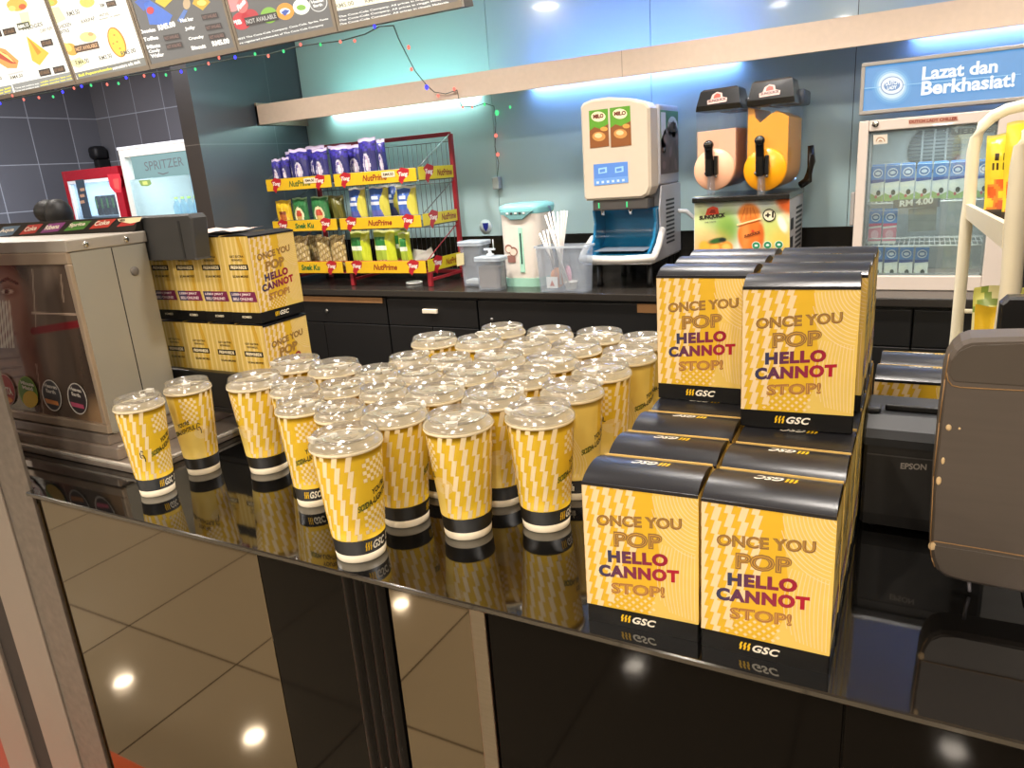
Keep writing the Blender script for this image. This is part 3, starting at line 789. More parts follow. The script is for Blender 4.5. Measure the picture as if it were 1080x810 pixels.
lid = cp.part('lid', MB().box(XL, XR + .003, YW - .002, .969, ZT - .022, ZT, bev=.002), mat('pale_steel_lid', '#b8b0a4', .35, .4))
for y in (YW + .035, YW + .118):
    cp.part('screw', MB().ball((XR + .004, y, ZT - .012), .003, .006, .006), mat('chrome', '#d5d2cc', .12, 1), lid)
bt = at(141.5, 286, 0.91)
cp.part('plug_button', MB().lathe([(0, XR + .005), (.007, XR + .005), (.009, XR + .003), (.009, XR)], 20, (0, atx(141.5, 286, XR).y, atx(141.5, 286, XR).z), axis='x'), mat('grey_plug', '#6d675f', .5))
# frame of the front and the poster behind film
fr = MB(); fz0, fz1 = ZB + .003, ZT - .022
fw = .013
fr.box(XL, XR, YW - .004, YW + .006, fz1 - .022, fz1, bev=.002).box(XL, XR, YW - .004, YW + .006, fz0, fz0 + .018, bev=.002)
fr.box(XR - fw, XR, YW - .004, YW + .006, fz0 + .018, fz1 - .022, bev=.002).box(XL, XL + fw, YW - .004, YW + .006, fz0 + .018, fz1 - .022, bev=.002)
cp.part('front_frame', fr, mat('warm_aluminium', '#b7a48e', .35, .5))
ps = MB(); P = plane_y(YW + .0035)
ps.box(XL + fw, XR - fw, YW + .0042, YW + .006, fz0 + .018, fz1 - .022, '#4a3c33')
def face(x, y):
    S = lambda *a, **k: softm(x, y, *a, **k); G = lambda *a: segm(x, y, *a)
    L = [('#33271f', S(-6, 292, 44, 34)), ('#8b7a6d', S(46, 282, 13, 22, .6) * .8), ('#65564b', G(36, 262, 52, 440, 7) * .8),
         ('#6e5a4c', S(52, 390, 9, 46, .6) * .7), ('#2a211c', G(72, 262, 108, 440, 5, .8) * .9), ('#3a2e27', S(104, 350, 20, 90, .6) * .7),
         ('#97796a', S(-4, 340, 38, 58, .22)), ('#b08f7f', S(2, 326, 20, 22, .8) * .7), ('#6e5347', S(30, 346, 7, 40, .8) * .8), ('#4a3128', G(-2, 298, 8, 294, 1.6) + G(8, 294, 18, 299, 1.5)),
         ('#6e4a3c', S(8, 307, 10, 6, .6) * .8), ('#d9c6b6', S(8, 307.5, 6, 2.6, .3)), ('#2d1f1a', S(7, 307.5, 2.6, 2.6, .3)), ('#7d3f38', S(4, 352, 12, 4, .4)),
         ('#7d6354', S(12, 392, 26, 26, .3)), ('#a08070', S(6, 396, 20, 24, .3))]
    for k in range(4): L.append(('#6b4536', G(-6, 379 + k * 11, 20 + k * 2, 377 + k * 10, 1.0, .6) * .8))
    for k in range(4): L.append(('#c39781', G(-6, 385 + k * 11, 16 + k * 2, 383 + k * 10, 2.2, .8) * .5))
    for k in range(6): L.append(('#efe2cf', G(-7 + k * 3.3, 318, -1 + k * 3.0, 366, 1.0, .4)))
    L += [('#741b22', G(36, 349, 90, 340.5, 4, .3)), ('#b7a08e', G(34, 330, 92, 332, .9, .5)), ('#a99684', G(34, 284, 38, 345, .7, .5) * .7 + G(38, 384, 46, 436, .8, .5) * .7 + G(64, 290, 67, 318, .8, .5) * .6),
          ('#96795a', S(112, 446, 26, 26, .5) * .9), ('#6b5c50', S(84, 300, 10, 30, .8) * .4)]
    return blend([(h, min(1, max(0, k))) for h, k in L], x, y, '#54463c')
def clampP(px, py, l=1):
    v = P(px, py, l); v.x = min(v.x, XR - fw - .0005); v.z = min(max(v.z, fz0 + .0185), fz1 - .0225); return v
raster(ps, clampP, -6, 112, 252, 452, 88, 146, face, 1)
M_film = printed('poster_under_film', .16, coat=.5)
pst = cp.part('poster', ps, M_film, label='dark poster of a smiling face behind glossy film')
for i, (cx, cy, col, ring, nm) in enumerate(((6, 411, '#b3232b', '#d8b4a8', 'red round drink sticker'), (29.5, 413.5, '#5f8f2c', '#9cba4a', 'green and yellow round drink sticker'), (54.5, 417, '#3d3d3f', '#dcd6cc', 'grey round drink sticker with an orange bar'), (81.5, 420.5, '#40393b', '#dcd6cc', 'grey round drink sticker with a pink bar'))):
    st = MB(); P2 = plane_y(YW + .0008)
    rot = 1.28
    pflat(st, ell(cx, cy, 17.2, 9.6, 28, rot=rot), P2, ring, 1); pflat(st, ell(cx, cy, 16, 8.6, 28, rot=rot), P2, col, 2)
    if i == 0:
        ptext(st, 'FANTA', P2, (-1, 414), (14, 417), 8, '#f0e4d8', .05, l=3); pflat(st, ell(7, 421, 7, 3, 16, rot=.3), P2, '#e88a2c', 3)
    elif i == 1:
        pflat(st, ell(32, 421, 9, 8, 20, rot=rot), P2, '#e0b82c', 3); ptext(st, 'Minute', P2, (22, 405), (36, 408), 4, '#f0ead8', .04, l=4); ptext(st, 'Maid', P2, (24, 410), (35, 412.5), 4, '#f0ead8', .04, l=4)
    elif i == 2:
        ptext(st, 'Heaven', P2, (47, 408), (60, 411), 4.2, '#e4ded4', .04, l=3); ptext(st, 'Earth', P2, (49, 413.5), (59, 416), 4, '#e4ded4', .04, l=3); pflat(st, [(47, 420), (61, 423.5), (62, 428), (49, 425)], P2, '#d98a4c', 3)
    else:
        ptext(st, 'Heaven', P2, (74, 411.5), (86, 414.5), 4.2, '#e4ded4', .04, l=3); ptext(st, 'Earth', P2, (76, 417), (85, 419.5), 4, '#e4ded4', .04, l=3); pflat(st, [(74, 423.5), (88, 427), (89, 431.5), (76, 428.5)], P2, '#c65a78', 3)
    cp.part('round_sticker', st, printed('sticker_print', .3), pst, label=nm)
# slanted strip of drink labels on top of the cabinet
ls = Thing('drink_label_strip', 'row of coloured drink labels along the top of the display cabinet', 'label strip', (-1.65, .958, ZT))
Yl = .957
sx = MB().prism([(Yl - .008, ZT + .0005), (Yl + .012, ZT + .0005), (Yl + .012, ZT + .029), (Yl + .009, ZT + .029)], lambda u, v, d: (d, u, v), XL, XR - .004)
ls.part('backing_strip', sx, mat('black_strip', '#191614', .35))
def strip_pt(px, py, l=1):   # on the slanted face
    n = Vector((0, -.0285, .017)).normalized(); o = Vector((0, Yl - .008, ZT + .0005)); r = ray(px, py); c0 = Vector((0, 0, CAMZ))
    t = (o - c0).dot(n) / r.dot(n); return c0 + r * t + n * (.0004 * l)
for i, (a, b, c, st, nm) in enumerate(((1, 20, '#5c7488', 'Aqua', 'blue grey'), (27, 44, '#b53a34', 'Coke', 'red'), (49, 68, '#813a78', 'Ribena', 'purple'), (74, 95, '#4c8338', 'Sprite', 'green'), (101, 121, '#bd3b2e', 'Coke', 'orange red'), (130, 148, '#b0332f', 'Coca-Cola', 'red with a cream flash'))):
    lb = MB(); e = (a - 74) / 74
    yb = 250 - (a / 150) * 12.3; yt = 239.4 - (a / 150) * 10.6
    pts = [(a - 7, yb), (b - 7, yb - 2), (b + 2, yt - 1.5), (a + 3, yt)]
    pflat(lb, pts, strip_pt, c, 1)
    if i != 5: ptext(lb, st, strip_pt, (a - 2, yb - 3), (b - 6, yb - 5), 5, '#e8dcc8', .03, l=2, up=(.5, -1))
    else: pflat(lb, [(124, 231), (150, 229), (148, 233.5), (138, 236), (126, 234)], strip_pt, '#e6d3a8', 2); ptext(lb, 'NEW', strip_pt, (127, 234), (133, 233.6), 2.6, '#3a2a20', .05, l=3)
    ls.part('drink_label', lb, printed('label_print', .35), label=nm + ' drink label')
# dark slab: the back of a till display behind the cabinet
sl = Thing('till_display', 'dark grey till display seen from behind, beside the left popcorn stack', 'display', (-1.5, .985, .10))
A = [at(195, 226, .972), at(207, 274.5, .972)]
zt, zb_ = A[0].z, A[1].z
sl.part('housing', MB().prism([(-1.80, zb_), (A[1].x, zb_), (A[1].x - .001, zb_ + .004), (A[0].x + .016, zt - .008), (A[0].x + .008, zt), (-1.80, zt)], lambda u, v, d: (u, d, v), .972, 1.010, bev=.003), mat('dark_grey_plastic', '#3d3d3d', .45))
sl.part('bezel', MB().box(A[1].x - .034, A[1].x - .028, .9712, .9725, zb_ + .004, zt - .012), mat('darker_plastic', '#2b2b2b', .45))
sl.part('stand', MB().tube([(-1.66, .99, .056), (-1.66, .99, zb_ + .01)], .015, 12), mat('dark_grey_plastic', '#3d3d3d', .45))
sl.part('foot', MB().box(-1.72, -1.60, .974, 1.008, .0345, .056, bev=.003), mat('dark_grey_plastic', '#3d3d3d', .45))
# ================================================================ store room at the left
def fridge_body(t, x0, x1, y0, y1, z0, z1, m, th=.03):
    b = MB(); b.box(x0, x0 + th, y0, y1, z0, z1).box(x1 - th, x1, y0, y1, z0, z1).box(x0 + th, x1 - th, y0, y1, z1 - th, z1).box(x0 + th, x1 - th, y0, y1, z0, z0 + .12).box(x0 + th, x1 - th, y1 - .02, y1, z0 + .12, z1 - th)
    return t.part('body', b, m)
YR = 4.02
M_red = mat('red_fridge_paint', '#9c1220', .25, coat=.3)
tl_, tr_ = at(69, 181, YR), at(127, 171, YR)
rf = Thing('drinks_fridge', 'red drinks fridge with a lit glass door in the store room', 'fridge', ((tl_.x + tr_.x) / 2, YR + .3, -1.05))
x0, x1, z1 = tl_.x, tr_.x, tl_.z
fridge_body(rf, x0, x1, YR, YR + .55, -1.05, z1, M_red, .03)
dr = rf.part('door', MB().box(x0, x0 + .05, YR - .04, YR - .001, -.95, z1, bev=.004).box(x1 - .09, x1, YR - .04, YR - .001, -.95, z1, bev=.004).box(x0 + .05, x1 - .09, YR - .04, YR - .001, z1 - .085, z1, bev=.004).box(x0 + .05, x1 - .09, YR - .04, YR - .001, -.95, -.86, bev=.004), M_red)
wl = MB(); wl.box(x0 + .05, x0 + .075, YR - .036, YR - .002, -.86, z1 - .085).box(x1 - .11, x1 - .09, YR - .036, YR - .002, -.86, z1 - .085).box(x0 + .075, x1 - .11, YR - .036, YR - .002, z1 - .11, z1 - .085)
rf.part('white_trim', wl, mat('white_trim', '#e8e8e8', .4), dr)
rf.part('liner', MB().box(x0 + .035, x1 - .035, YR + .5, YR + .52, -.9, z1 - .04).box(x0 + .031, x0 + .036, YR + .002, YR + .5, -.9, z1 - .032).box(x1 - .036, x1 - .031, YR + .002, YR + .5, -.9, z1 - .032), mat('pale_liner', '#b9c8d6', .5))
lg = MB(); Pr = plane_y(YR - .041); c0 = at(121.5, 194, YR)
pflat(lg, [(113, 184), (126, 183), (128, 190), (128, 203), (121, 203), (116, 197)], Pr, '#c9303a', 1); pflat(lg, [(119, 189), (125, 188), (126, 200), (121, 199)], Pr, '#e2574f', 2)
rf.part('door_sticker', lg, printed('sticker_print', .3), dr, label='red sticker at the top right of the glass')
pr = MB(); pflat(pr, [(79, 190), (88, 189), (97, 229), (88, 230)], Pr, '#3c4650', 1)
for k in range(3): pflat(pr, [(84, 199 + k * 6.5), (88.5, 198 + k * 6.5), (89.5, 201 + k * 6.5), (85, 202 + k * 6.5)], Pr, '#b98f72', 2)
rf.part('price_strip', pr, printed('sticker_print', .3), dr)
rf.part('glass', MB().box(x0 + .076, x1 - .111, YR - .030, YR - .026, -.85, z1 - .111), glassy('fridge_glass', '#e8f2f6', .05, '#dfe8ee', .05, .06), dr)
shz = at(112, 206, YR + .12).z - .165 + .09
rf.part('shelf', MB().box(x0 + .035, x1 - .035, YR + .05, YR + .45, shz - .10, shz - .09), mat('shelf_wire', '#d0d6da', .3, .5))
area('red_fridge_lamp', ((x0 + x1) / 2, YR + .25, z1 - .045), 9, '#eaf4ff', .3)
def can(name, x, y, z, r, h, cols, label, grp):
    t = Thing(name, label, 'can', (x, y, z), grp)
    t.part('can_body', MB().lathe([(0, z), (r * .8, z), (r, z + .01), (r, z + h * .5), (r, z + h - .012), (r * .82, z + h)], 16, (x, y, 0), cols=[cols[0]] * 5).box(x - r * .35, x + r * .35, y - r - .0006, y - r * .9, z + h * .35, z + h * .85, cols[1]), printed('can_print', .25, .4))
    t.part('can_top', MB().lathe([(r * .82, z + h), (r * .78, z + h - .002), (0, z + h - .002)], 16, (x, y, 0)), M_steel)
nm_ = ['first', 'second', 'third', 'fourth', 'fifth']
for k in range(5):
    can('energy_drink_can', x0 + .20 + k * .078, YR + .12, shz - .089, .034, .165, ('#23282a', '#4f8a3a'), f'black and green drink can, {nm_[k]} from the left in the red fridge', 'black cans in the red fridge')
YS = 3.98
a_ = at(129, 158.5, YS); b_ = at(192.6, 148.5, YS)
sx0 = a_.x; sx1 = sx0 + .92; sz1 = a_.z
sc_ = Thing('water_chiller', 'white glass door water chiller with a teal header in the store room', 'chiller', ((sx0 + sx1) / 2, YS + .25, -1.05))
M_wf = mat('off_white_paint', '#cfc6b8', .4)
fridge_body(sc_, sx0, sx1, YS, YS + .6, -1.05, sz1, M_wf)
d2 = sc_.part('door', MB().box(sx0, sx0 + .055, YS - .04, YS - .001, -1.0, sz1, bev=.003).box(sx1 - .055, sx1, YS - .04, YS - .001, -1.0, sz1, bev=.003).box(sx0 + .055, sx1 - .055, YS - .04, YS - .001, sz1 - .06, sz1, bev=.003).box(sx0 + .055, sx1 - .055, YS - .04, YS - .001, -1.0, -.9), M_wf)
sc_.part('top_trim', MB().box(sx0 - .004, sx1, YS - .044, YS, sz1 + .0005, sz1 + .02), mat('white_trim', '#e8e8e8', .4), d2)
hd = MB(); Ph = plane_y(YS - .034); hz0 = at(152, 188.5, YS).z
hd.box(sx0 + .13, sx1 - .056, YS - .033, YS - .02, hz0, sz1 - .061, '#5fa3a0')
ptext(hd, 'SPRITZER', Ph, (153.5, 180.5), (194, 174.5), 9.5, '#3c4a4c', .0, l=2)
pflat(hd, [(166, 181.5), (172, 183), (178, 181.2), (177.5, 182.4), (172, 184.4), (167, 183)], Ph, '#3c4a4c', 2)
sc_.part('header', hd, printed('lit_header', .4, emit=.7), d2, label='teal lit header with dark lettering')
sc_.part('glass', MB().box(sx0 + .056, sx1 - .056, YS - .028, YS - .024, -.9, hz0), glassy('fridge_glass', '#e8f2f6', .05, '#dfe8ee', .05, .06), d2)
sc_.part('liner', MB().box(sx0 + .04, sx1 - .04, YS + .56, YS + .575, -.9, sz1 - .04), mat('lit_white_liner', '#d5e6ee', .5))
gn = MB(); pflat(gn, [(146, 190.5), (158, 189.5), (160, 194), (156, 196.5), (149, 196)], Ph, '#7a8f4e', 1); pflat(gn, [(150, 191.5), (155, 191), (156, 194.5), (151, 195)], Ph, '#b9c06a', 2)
sc_.part('door_sticker', gn, printed('sticker_print', .3), d2, label='small green sticker at the top left of the glass')
for k, z in enumerate((-.05, .27)): sc_.part('shelf', MB().box(sx0 + .04, sx1 - .04, YS + .06, YS + .5, z - .008, z), mat('shelf_wire', '#d0d6da', .3, .5))
area('chiller_lamp', ((sx0 + sx1) / 2, YS + .2, sz1 - .05), 9, '#d8f0ff', .4)
M_pet = glassy('clear_bottle', '#dff2f8', .22, '#cfe8f2', .1, .08)
for r, (z, nn) in enumerate(((.27, 6), (-.05, 6))):
    for k in range(nn):
        x = sx0 + .40 + k * .078; y = YS + .10; z = (.27, -.05)[r] + .001
        t = Thing('water_bottle', f'water bottle with a green cap, {["upper", "lower"][r]} shelf of the water chiller, {["first", "second", "third", "fourth", "fifth", "sixth"][k]} from the left', 'bottle', (x, y, z), 'water bottles in the chiller')
        t.part('bottle_body', MB().lathe([(0, z), (.030, z), (.033, z + .01), (.033, z + .06), (.030, z + .075), (.033, z + .09), (.033, z + .13), (.014, z + .175), (.013, z + .19), (0, z + .19)], 14, (x, y, 0)), M_pet)
        t.part('cap', MB().lathe([(.0145, z + .188), (.0145, z + .205), (0, z + .205)], 12, (x, y, 0)), mat('lime_cap', '#c4dc4a', .4))
# black things behind the cabinet
bp = at(55, 223, 1.35)
mb = MB(); mb.ball((bp.x - .018, bp.y, bp.z - .0), .042, .04, .036).ball((bp.x + .032, bp.y, bp.z - .008), .036, .04, .044).box(bp.x - .05, bp.x + .06, bp.y - .02, bp.y + .03, bp.z - .11, bp.z - .01, bev=.01)
mb.box(bp.x - .06, bp.x + .07, bp.y - .03, bp.y + .04, .0005 + .0345, bp.z - .108, bev=.01)
single('covered_tap_head', mb, mat('black_cover', '#121214', .55), 'lumpy black covered dispenser head behind the drink label strip', 'dispenser', (bp.x, bp.y, .035))
q = at(103, 166, 4.62)
tt_ = Thing('wall_camera', 'small black device on the tiled wall above the red fridge', 'camera', (q.x, 4.68, q.z))
tt_.part('bracket', MB().box(q.x - .005, q.x + .07, 4.57, 4.69, q.z - .10, q.z - .021, bev=.01), M_black)
tt_.part('hood', MB().box(q.x - .03, q.x + .10, 4.54, 4.68, q.z - .02, q.z + .10, bev=.04, seg=4), mat('black_cover', '#121214', .55))
# ================================================================ lit menu boards
YM = 2.2
zM = at(160, 73, YM).z
# tilt of the boards from the seam between the second and third board
s0 = at(159.6, 74, YM); s1 = atx(135.9, 0, s0.x)
tilt = math.atan2(s0.y - s1.y, s1.z - s0.z); tilt = min(.6, max(.15, tilt))
tn = Vector((0, -math.cos(tilt), -math.sin(tilt)))          # facing the hall, looking down
tu = Vector((0, -math.sin(tilt), math.cos(tilt)))
def menu_pt(px, py, l=1):
    r = ray(px, py); c0 = Vector((0, 0, CAMZ)); o = Vector((0, YM, zM)); t = (o - c0).dot(tn) / r.dot(tn)
    return c0 + r * t + tn * (.0008 * l)
def mxy(px, py):
    p = menu_pt(px, py, 0); return p.x, (p - Vector((0, YM, zM))).dot(tu)
def mpt(x, t, d=0): return Vector((x, YM, zM)) + tu * t - tn * d
M_lit = printed('lit_menu_film', .3, emit=1.5)
M_mfr = mat('menu_frame_metal', '#a59a8a', .4, .4)
edges = [mxy(-60, 115)[0], mxy(81, 88)[0], mxy(159.6, 74)[0], mxy(252, 54)[0], mxy(357, 33)[0], mxy(489, 11)[0]]
mlab = ['white lit menu board of hot snacks, leftmost of the row', 'white lit menu board with a dark strip of yellow lettering along its foot', 'grey lit menu board listing chocolate and candy prices', 'grey lit menu board of round drink logos', 'grey lit menu board at the right end of the row']
LIM = [0, 0]
def menu_in(px, py, l=1):          # keep the print inside its own board
    v = menu_pt(px, py, l); v.x = min(max(v.x, LIM[0]), LIM[1]); return v
def PX(mb, pts, c, l=1): pflat(mb, pts, menu_in, c, l)
def menu_text(mb, st, p0, p1, h, c, bd=.02, l=3): ptext(mb, st, menu_in, p0, p1, h, c, bd, l=l, up=(-.34, -1))
for i in range(5):
    a, b = edges[i] + .002, edges[i + 1] - .002
    t = Thing('menu_board', mlab[i], 'menu board', mpt((a + b) / 2, 0), 'lit menu boards')
    white = i < 2; LIM[0], LIM[1] = a + .0125, b - .0125
    base = '#f4efdf' if white else '#5f5d59'
    t.part('housing', MB().prism([(a, 0), (b, 0), (b, .50), (a, .50)], lambda u, v, d: mpt(u, v, d), .012, .07), mat('menu_back', '#4b463f', .6))
    f_ = MB()
    O = [(a, 0), (b, 0), (b, .50), (a, .50)]; I = [(a + .012, .018), (b - .012, .018), (b - .012, .482), (a + .012, .482)]
    vs = [mpt(u, v, d) for d in (-.004, .012) for loop in (O, I) for u, v in loop]; fs = []
    for q_ in range(4):
        j = (q_ + 1) % 4
        fs += [(q_, j, 4 + j, 4 + q_), (8 + q_, 12 + q_, 12 + j, 8 + j), (q_, 8 + q_, 8 + j, j), (4 + q_, 4 + j, 12 + j, 12 + q_)]
    f_.add(vs, fs)
    t.part('frame', f_, M_mfr)
    m = MB(); m.prism([(a + .012, .018), (b - .012, .018), (b - .012, .482), (a + .012, .482)], lambda u, v, d: mpt(u, v, d), .0, .010, base)
    def label(x, y, w_, h_, st='NOT AVAILABLE', c='#2b201a', tc='#8a6a4c', sl=-.21):
        PX(m, [(x, y), (x + w_, y + w_ * sl), (x + w_ + h_ * .33, y + w_ * sl + h_), (x + h_ * .33, y + h_)], c, 4)
        menu_text(m, st, (x + h_ * .27 + 1, y + h_ * .78), (x + w_ + h_ * .2 - 1, y + w_ * sl + h_ * .78), h_ * .55, tc, .03, 5)
    if i == 0:
        PX(m, ell(18, 5, 11, 7, 16), '#e7b04a', 1); PX(m, ell(24, 7, 4, 3, 10), '#c75a2a', 2); PX(m, ell(13, 9, 4, 3, 10), '#f0d070', 2)
        PX(m, [(20, 14), (30, 12), (33, 26), (24, 28)], '#f5ecaf', 1)
        label(18, 25, 13, 7, 'RM4.15', '#4a4a30', '#f4efdf'); label(3, 31, 13, 7); label(-12, 34, 13, 7)
        PX(m, [(28, 38), (52, 56), (42, 69), (34, 64)], '#e8b73a', 1); PX(m, [(29, 39), (44, 55), (40, 58)], '#c98a1e', 2)
        PX(m, [(-8, 48), (6, 52), (20, 64), (18, 72), (8, 72), (-8, 62)], '#e79a52', 1); PX(m, [(-8, 52), (6, 56), (18, 67), (12, 67), (-8, 58)], '#b84a30', 2); PX(m, [(-8, 50), (8, 58), (16, 66), (12, 64)], '#f0d27a', 3)
        PX(m, [(8, 78), (24, 74), (25, 76), (9, 80)], '#c9c5bd', 1)
        label(41, 74, 12, 7); label(56, 71, 12, 7); label(43, 43, 12, 7); menu_text(m, 'RM4.50', (12, 84), (25, 81), 3.6, '#57503f'); menu_text(m, 'RM5.00', (-10, 86), (3, 84), 3.6, '#57503f')
        menu_text(m, 'WEDGES', (24, 33), (46, 27), 4, '#57503f'); menu_text(m, 'CURRY PUFF', (43, 35), (56, 31), 3.4, '#7a705c')
        PX(m, [(13, 89), (78, 75), (79, 85), (17, 99)], '#8d8c86', 1); PX(m, [(-40, 99), (12, 89.5), (15, 100), (-40, 112)], '#8d8c86', 1)
        for k in range(3):
            menu_text(m, 'Terms and conditions apply', (17, 94.5 + k * 3.2 - .3), (42, 88.8 + k * 3.2), 1.9, '#e8e4d8', .03, 2); menu_text(m, 'while stocks last only', (43, 88.4 + k * 3.2), (78, 80.2 + k * 3.2), 2.1, '#e9dc4a', .04, 2)
            menu_text(m, 'while stocks last', (-20, 102 + k * 3.2), (12, 93 + k * 3.2), 2.1, '#e9dc4a', .04, 2)
    elif i == 1:
        PX(m, ell(52, 2, 9, 5, 16), '#e3ac3c', 1); PX(m, ell(52, 3, 6, 3, 12), '#b7c04a', 2); PX(m, ell(92, 2, 8, 6, 16), '#edc257', 1); PX(m, [(48, 10), (62, 7), (70, 20), (56, 26)], '#f5eca8', 1)
        menu_text(m, 'RM3.50', (72, 17.5), (85, 14.5), 5, '#57503f'); menu_text(m, 'RM', (107, 8), (111, 7), 4, '#57503f'); label(112, 2, 10, 6)
        menu_text(m, 'CHICKEN', (62, 31), (76, 27), 4, '#57503f'); menu_text(m, 'BITES', (64, 36), (74, 33.5), 3.6, '#57503f'); menu_text(m, 'KARIPAP', (87, 25), (101, 21), 4, '#6c6452'); menu_text(m, 'PRETZEL', (106, 18), (116, 15.5), 2.6, '#6c6452'); menu_text(m, 'butter or plain', (106, 22), (128, 16.5), 2.6, '#6c6452')
        PX(m, ell(75, 52, 8, 6, 18, rot=.6), '#e0a23c', 1); PX(m, ell(71, 50, 6, 4, 14, rot=.6), '#efc262', 2); PX(m, ell(93, 39, 9, 5.5, 16), '#f0cf84', 1); PX(m, ell(96, 36, 3, 2, 10), '#e8a060', 2)
        PX(m, ell(123.5, 44.5, 17, 8.6, 26, rot=1.18), '#b8791c', 1); PX(m, ell(123.5, 44.5, 15.6, 7.2, 26, rot=1.18), '#e9c53a', 2)
        for dx, dy in ((-2, -7), (1, 0), (4, 7), (-3, 2)): PX(m, ell(123 + dx, 44 + dy, 1, .7, 8), '#9c6a14', 3)
        label(78.5, 48.5, 25, 7.5, 'NOT AVAILABLE', '#4a2a12', '#d8a878')
        menu_text(m, 'RM4.00', (81, 69), (95, 66), 5, '#6a6240'); menu_text(m, 'RM3.50', (106, 64), (119, 60.5), 4.6, '#57503f'); menu_text(m, 'RM5.00', (129, 59), (144, 55), 4.6, '#57503f'); PX(m, [(74, 64), (84, 60), (92, 66), (84, 72), (76, 70)], '#f7f0a8', 1)
        PX(m, [(79, 77), (152, 60.5), (156, 69.5), (83.5, 86)], '#77756c', 1)
        menu_text(m, 'Beli Popcorn/combo', (84, 82), (119, 74), 3.6, '#ece04a', .05, 2); menu_text(m, 'sementara ada stok', (119.5, 74), (149, 66.5), 3.6, '#f0ece0', .04, 2)
    elif i == 2:
        PX(m, [(142, 2), (152, 12), (158, 0), (148, -2)], '#3c5fb0', 1); PX(m, [(152, 4), (158, 0), (182, 16), (178, 26), (158, 26)], '#3f6cc0', 1); PX(m, ell(159, 11, 4, 4, 12), '#c7323a', 3)
        PX(m, [(164, 2), (174, 8), (182, 0), (176, -6), (166, -4)], '#d7b82c', 2); PX(m, [(187, 22), (194, 10), (198, 11), (192, 24)], '#5676b0', 1); PX(m, [(203, 4), (214, 11), (222, 2), (216, -4), (206, -4)], '#c9a028', 1); PX(m, ell(213, 3, 5, 3, 12), '#e6d66a', 2); PX(m, ell(197, 4, 4, 6, 12), '#bfa27a', 1)
        for k, (x, y, w_, st) in enumerate(((148, 36, 17, 'Chocolate'), (152, 44, 16, 'Toffee'), (156, 52, 14, 'Mints'), (158, 57, 12, 'Candy'), (160, 61.5, 14, 'Wafer'), (191, 24, 14, 'Nut bar'), (196, 33, 11, 'Jelly'), (200, 43.5, 16, 'Crunchy'), (203, 53, 15, 'Biscuit'))):
            menu_text(m, st, (x, y), (x + w_, y - w_ * .17), 4.2, '#efeae0', .05, 2)
        menu_text(m, 'RM5.00', (168, 32.5), (186, 28), 6, '#f4efe4', .05, 2); menu_text(m, 'RM5.00', (225, 49), (243, 45.5), 5.5, '#f4efe4', .05, 2)
        for x, y in ((172.5, 37.5), (175, 46.5), (212.5, 15.5), (216.5, 26.5), (220, 36.5)): label(x, y, 17, 6.2, 'NOT AVAILABLE', '#2b2320', '#7d5f55', -.17)
    elif i == 3:
        for cx, cy, r, c in ((245, 4, 9, '#d98a86'), (255, 22, 10, '#c02a34'), (264, 18, 9, '#b52832'), (284, 16, 9, '#7fae3a'), (301, 12, 9.5, '#d8902c'), (318, 7, 9, '#e9ead8')):
            PX(m, ell(cx, cy, r, r * .95, 22), c, 1)
        PX(m, ell(256, 6, 6, 8, 16), '#cf6a64', 2); menu_text(m, 'Fanta', (252, 12), (260, 3), 6, '#f3e6dc', .06, 3); PX(m, ell(301, 12, 5.5, 3.5, 14), '#dfe4ee', 2); PX(m, [(297, 13), (301, 17), (306, 11), (301, 10)], '#3a55a0', 3); PX(m, ell(318, 8, 5, 3, 14), '#7fae3a', 2)
        menu_text(m, 'PIB', (246, 27), (256, 25), 5, '#f0dcd4', .05, 2)
        PX(m, ell(336, 3, 9.5, 9.5, 24), '#d8d4cc', 1); PX(m, ell(336, 3, 8.6, 8.6, 24), '#6c6963', 2); menu_text(m, 'Heaven', (329.5, 4), (342, 1.5), 3.2, '#efeae0', .04, 3); menu_text(m, 'Earth', (331.5, 8), (341, 6), 3, '#efeae0', .04, 3)
        label(258, 19, 34, 8.6, 'NOT AVAILABLE', '#241c18', '#b3aea4', -.2)
        menu_text(m, '2022 The Coca-Cola Company. Coca-Cola, Sprite, Fanta', (251, 43), (347, 21), 2.5, '#e6e2d8', .03, 2); menu_text(m, 'are registered trademarks of The Coca-Cola Company', (252, 47.5), (342, 27.5), 2.5, '#e6e2d8', .03, 2)
    else:
        PX(m, [(351, -6), (486, -30), (486, -10), (400, 3), (354, 12)], '#e9e2c8', 1)
        menu_text(m, 'RM5.00', (355, 9), (374, 5), 4.4, '#8a8470', .02, 2); menu_text(m, 'RM7.00', (386, 3.5), (404, -.5), 4.4, '#8a8470', .02, 2)
        for k in range(3): menu_text(m, 'The Coca-Cola Company. All prices in ringgit Malaysia', (358, 19.5 + k * 4), (470 + k * 2, -4.5 + k * 4), 2.6, '#e6e2d8', .03, 2)
    t.part('lit_face', m, M_lit)
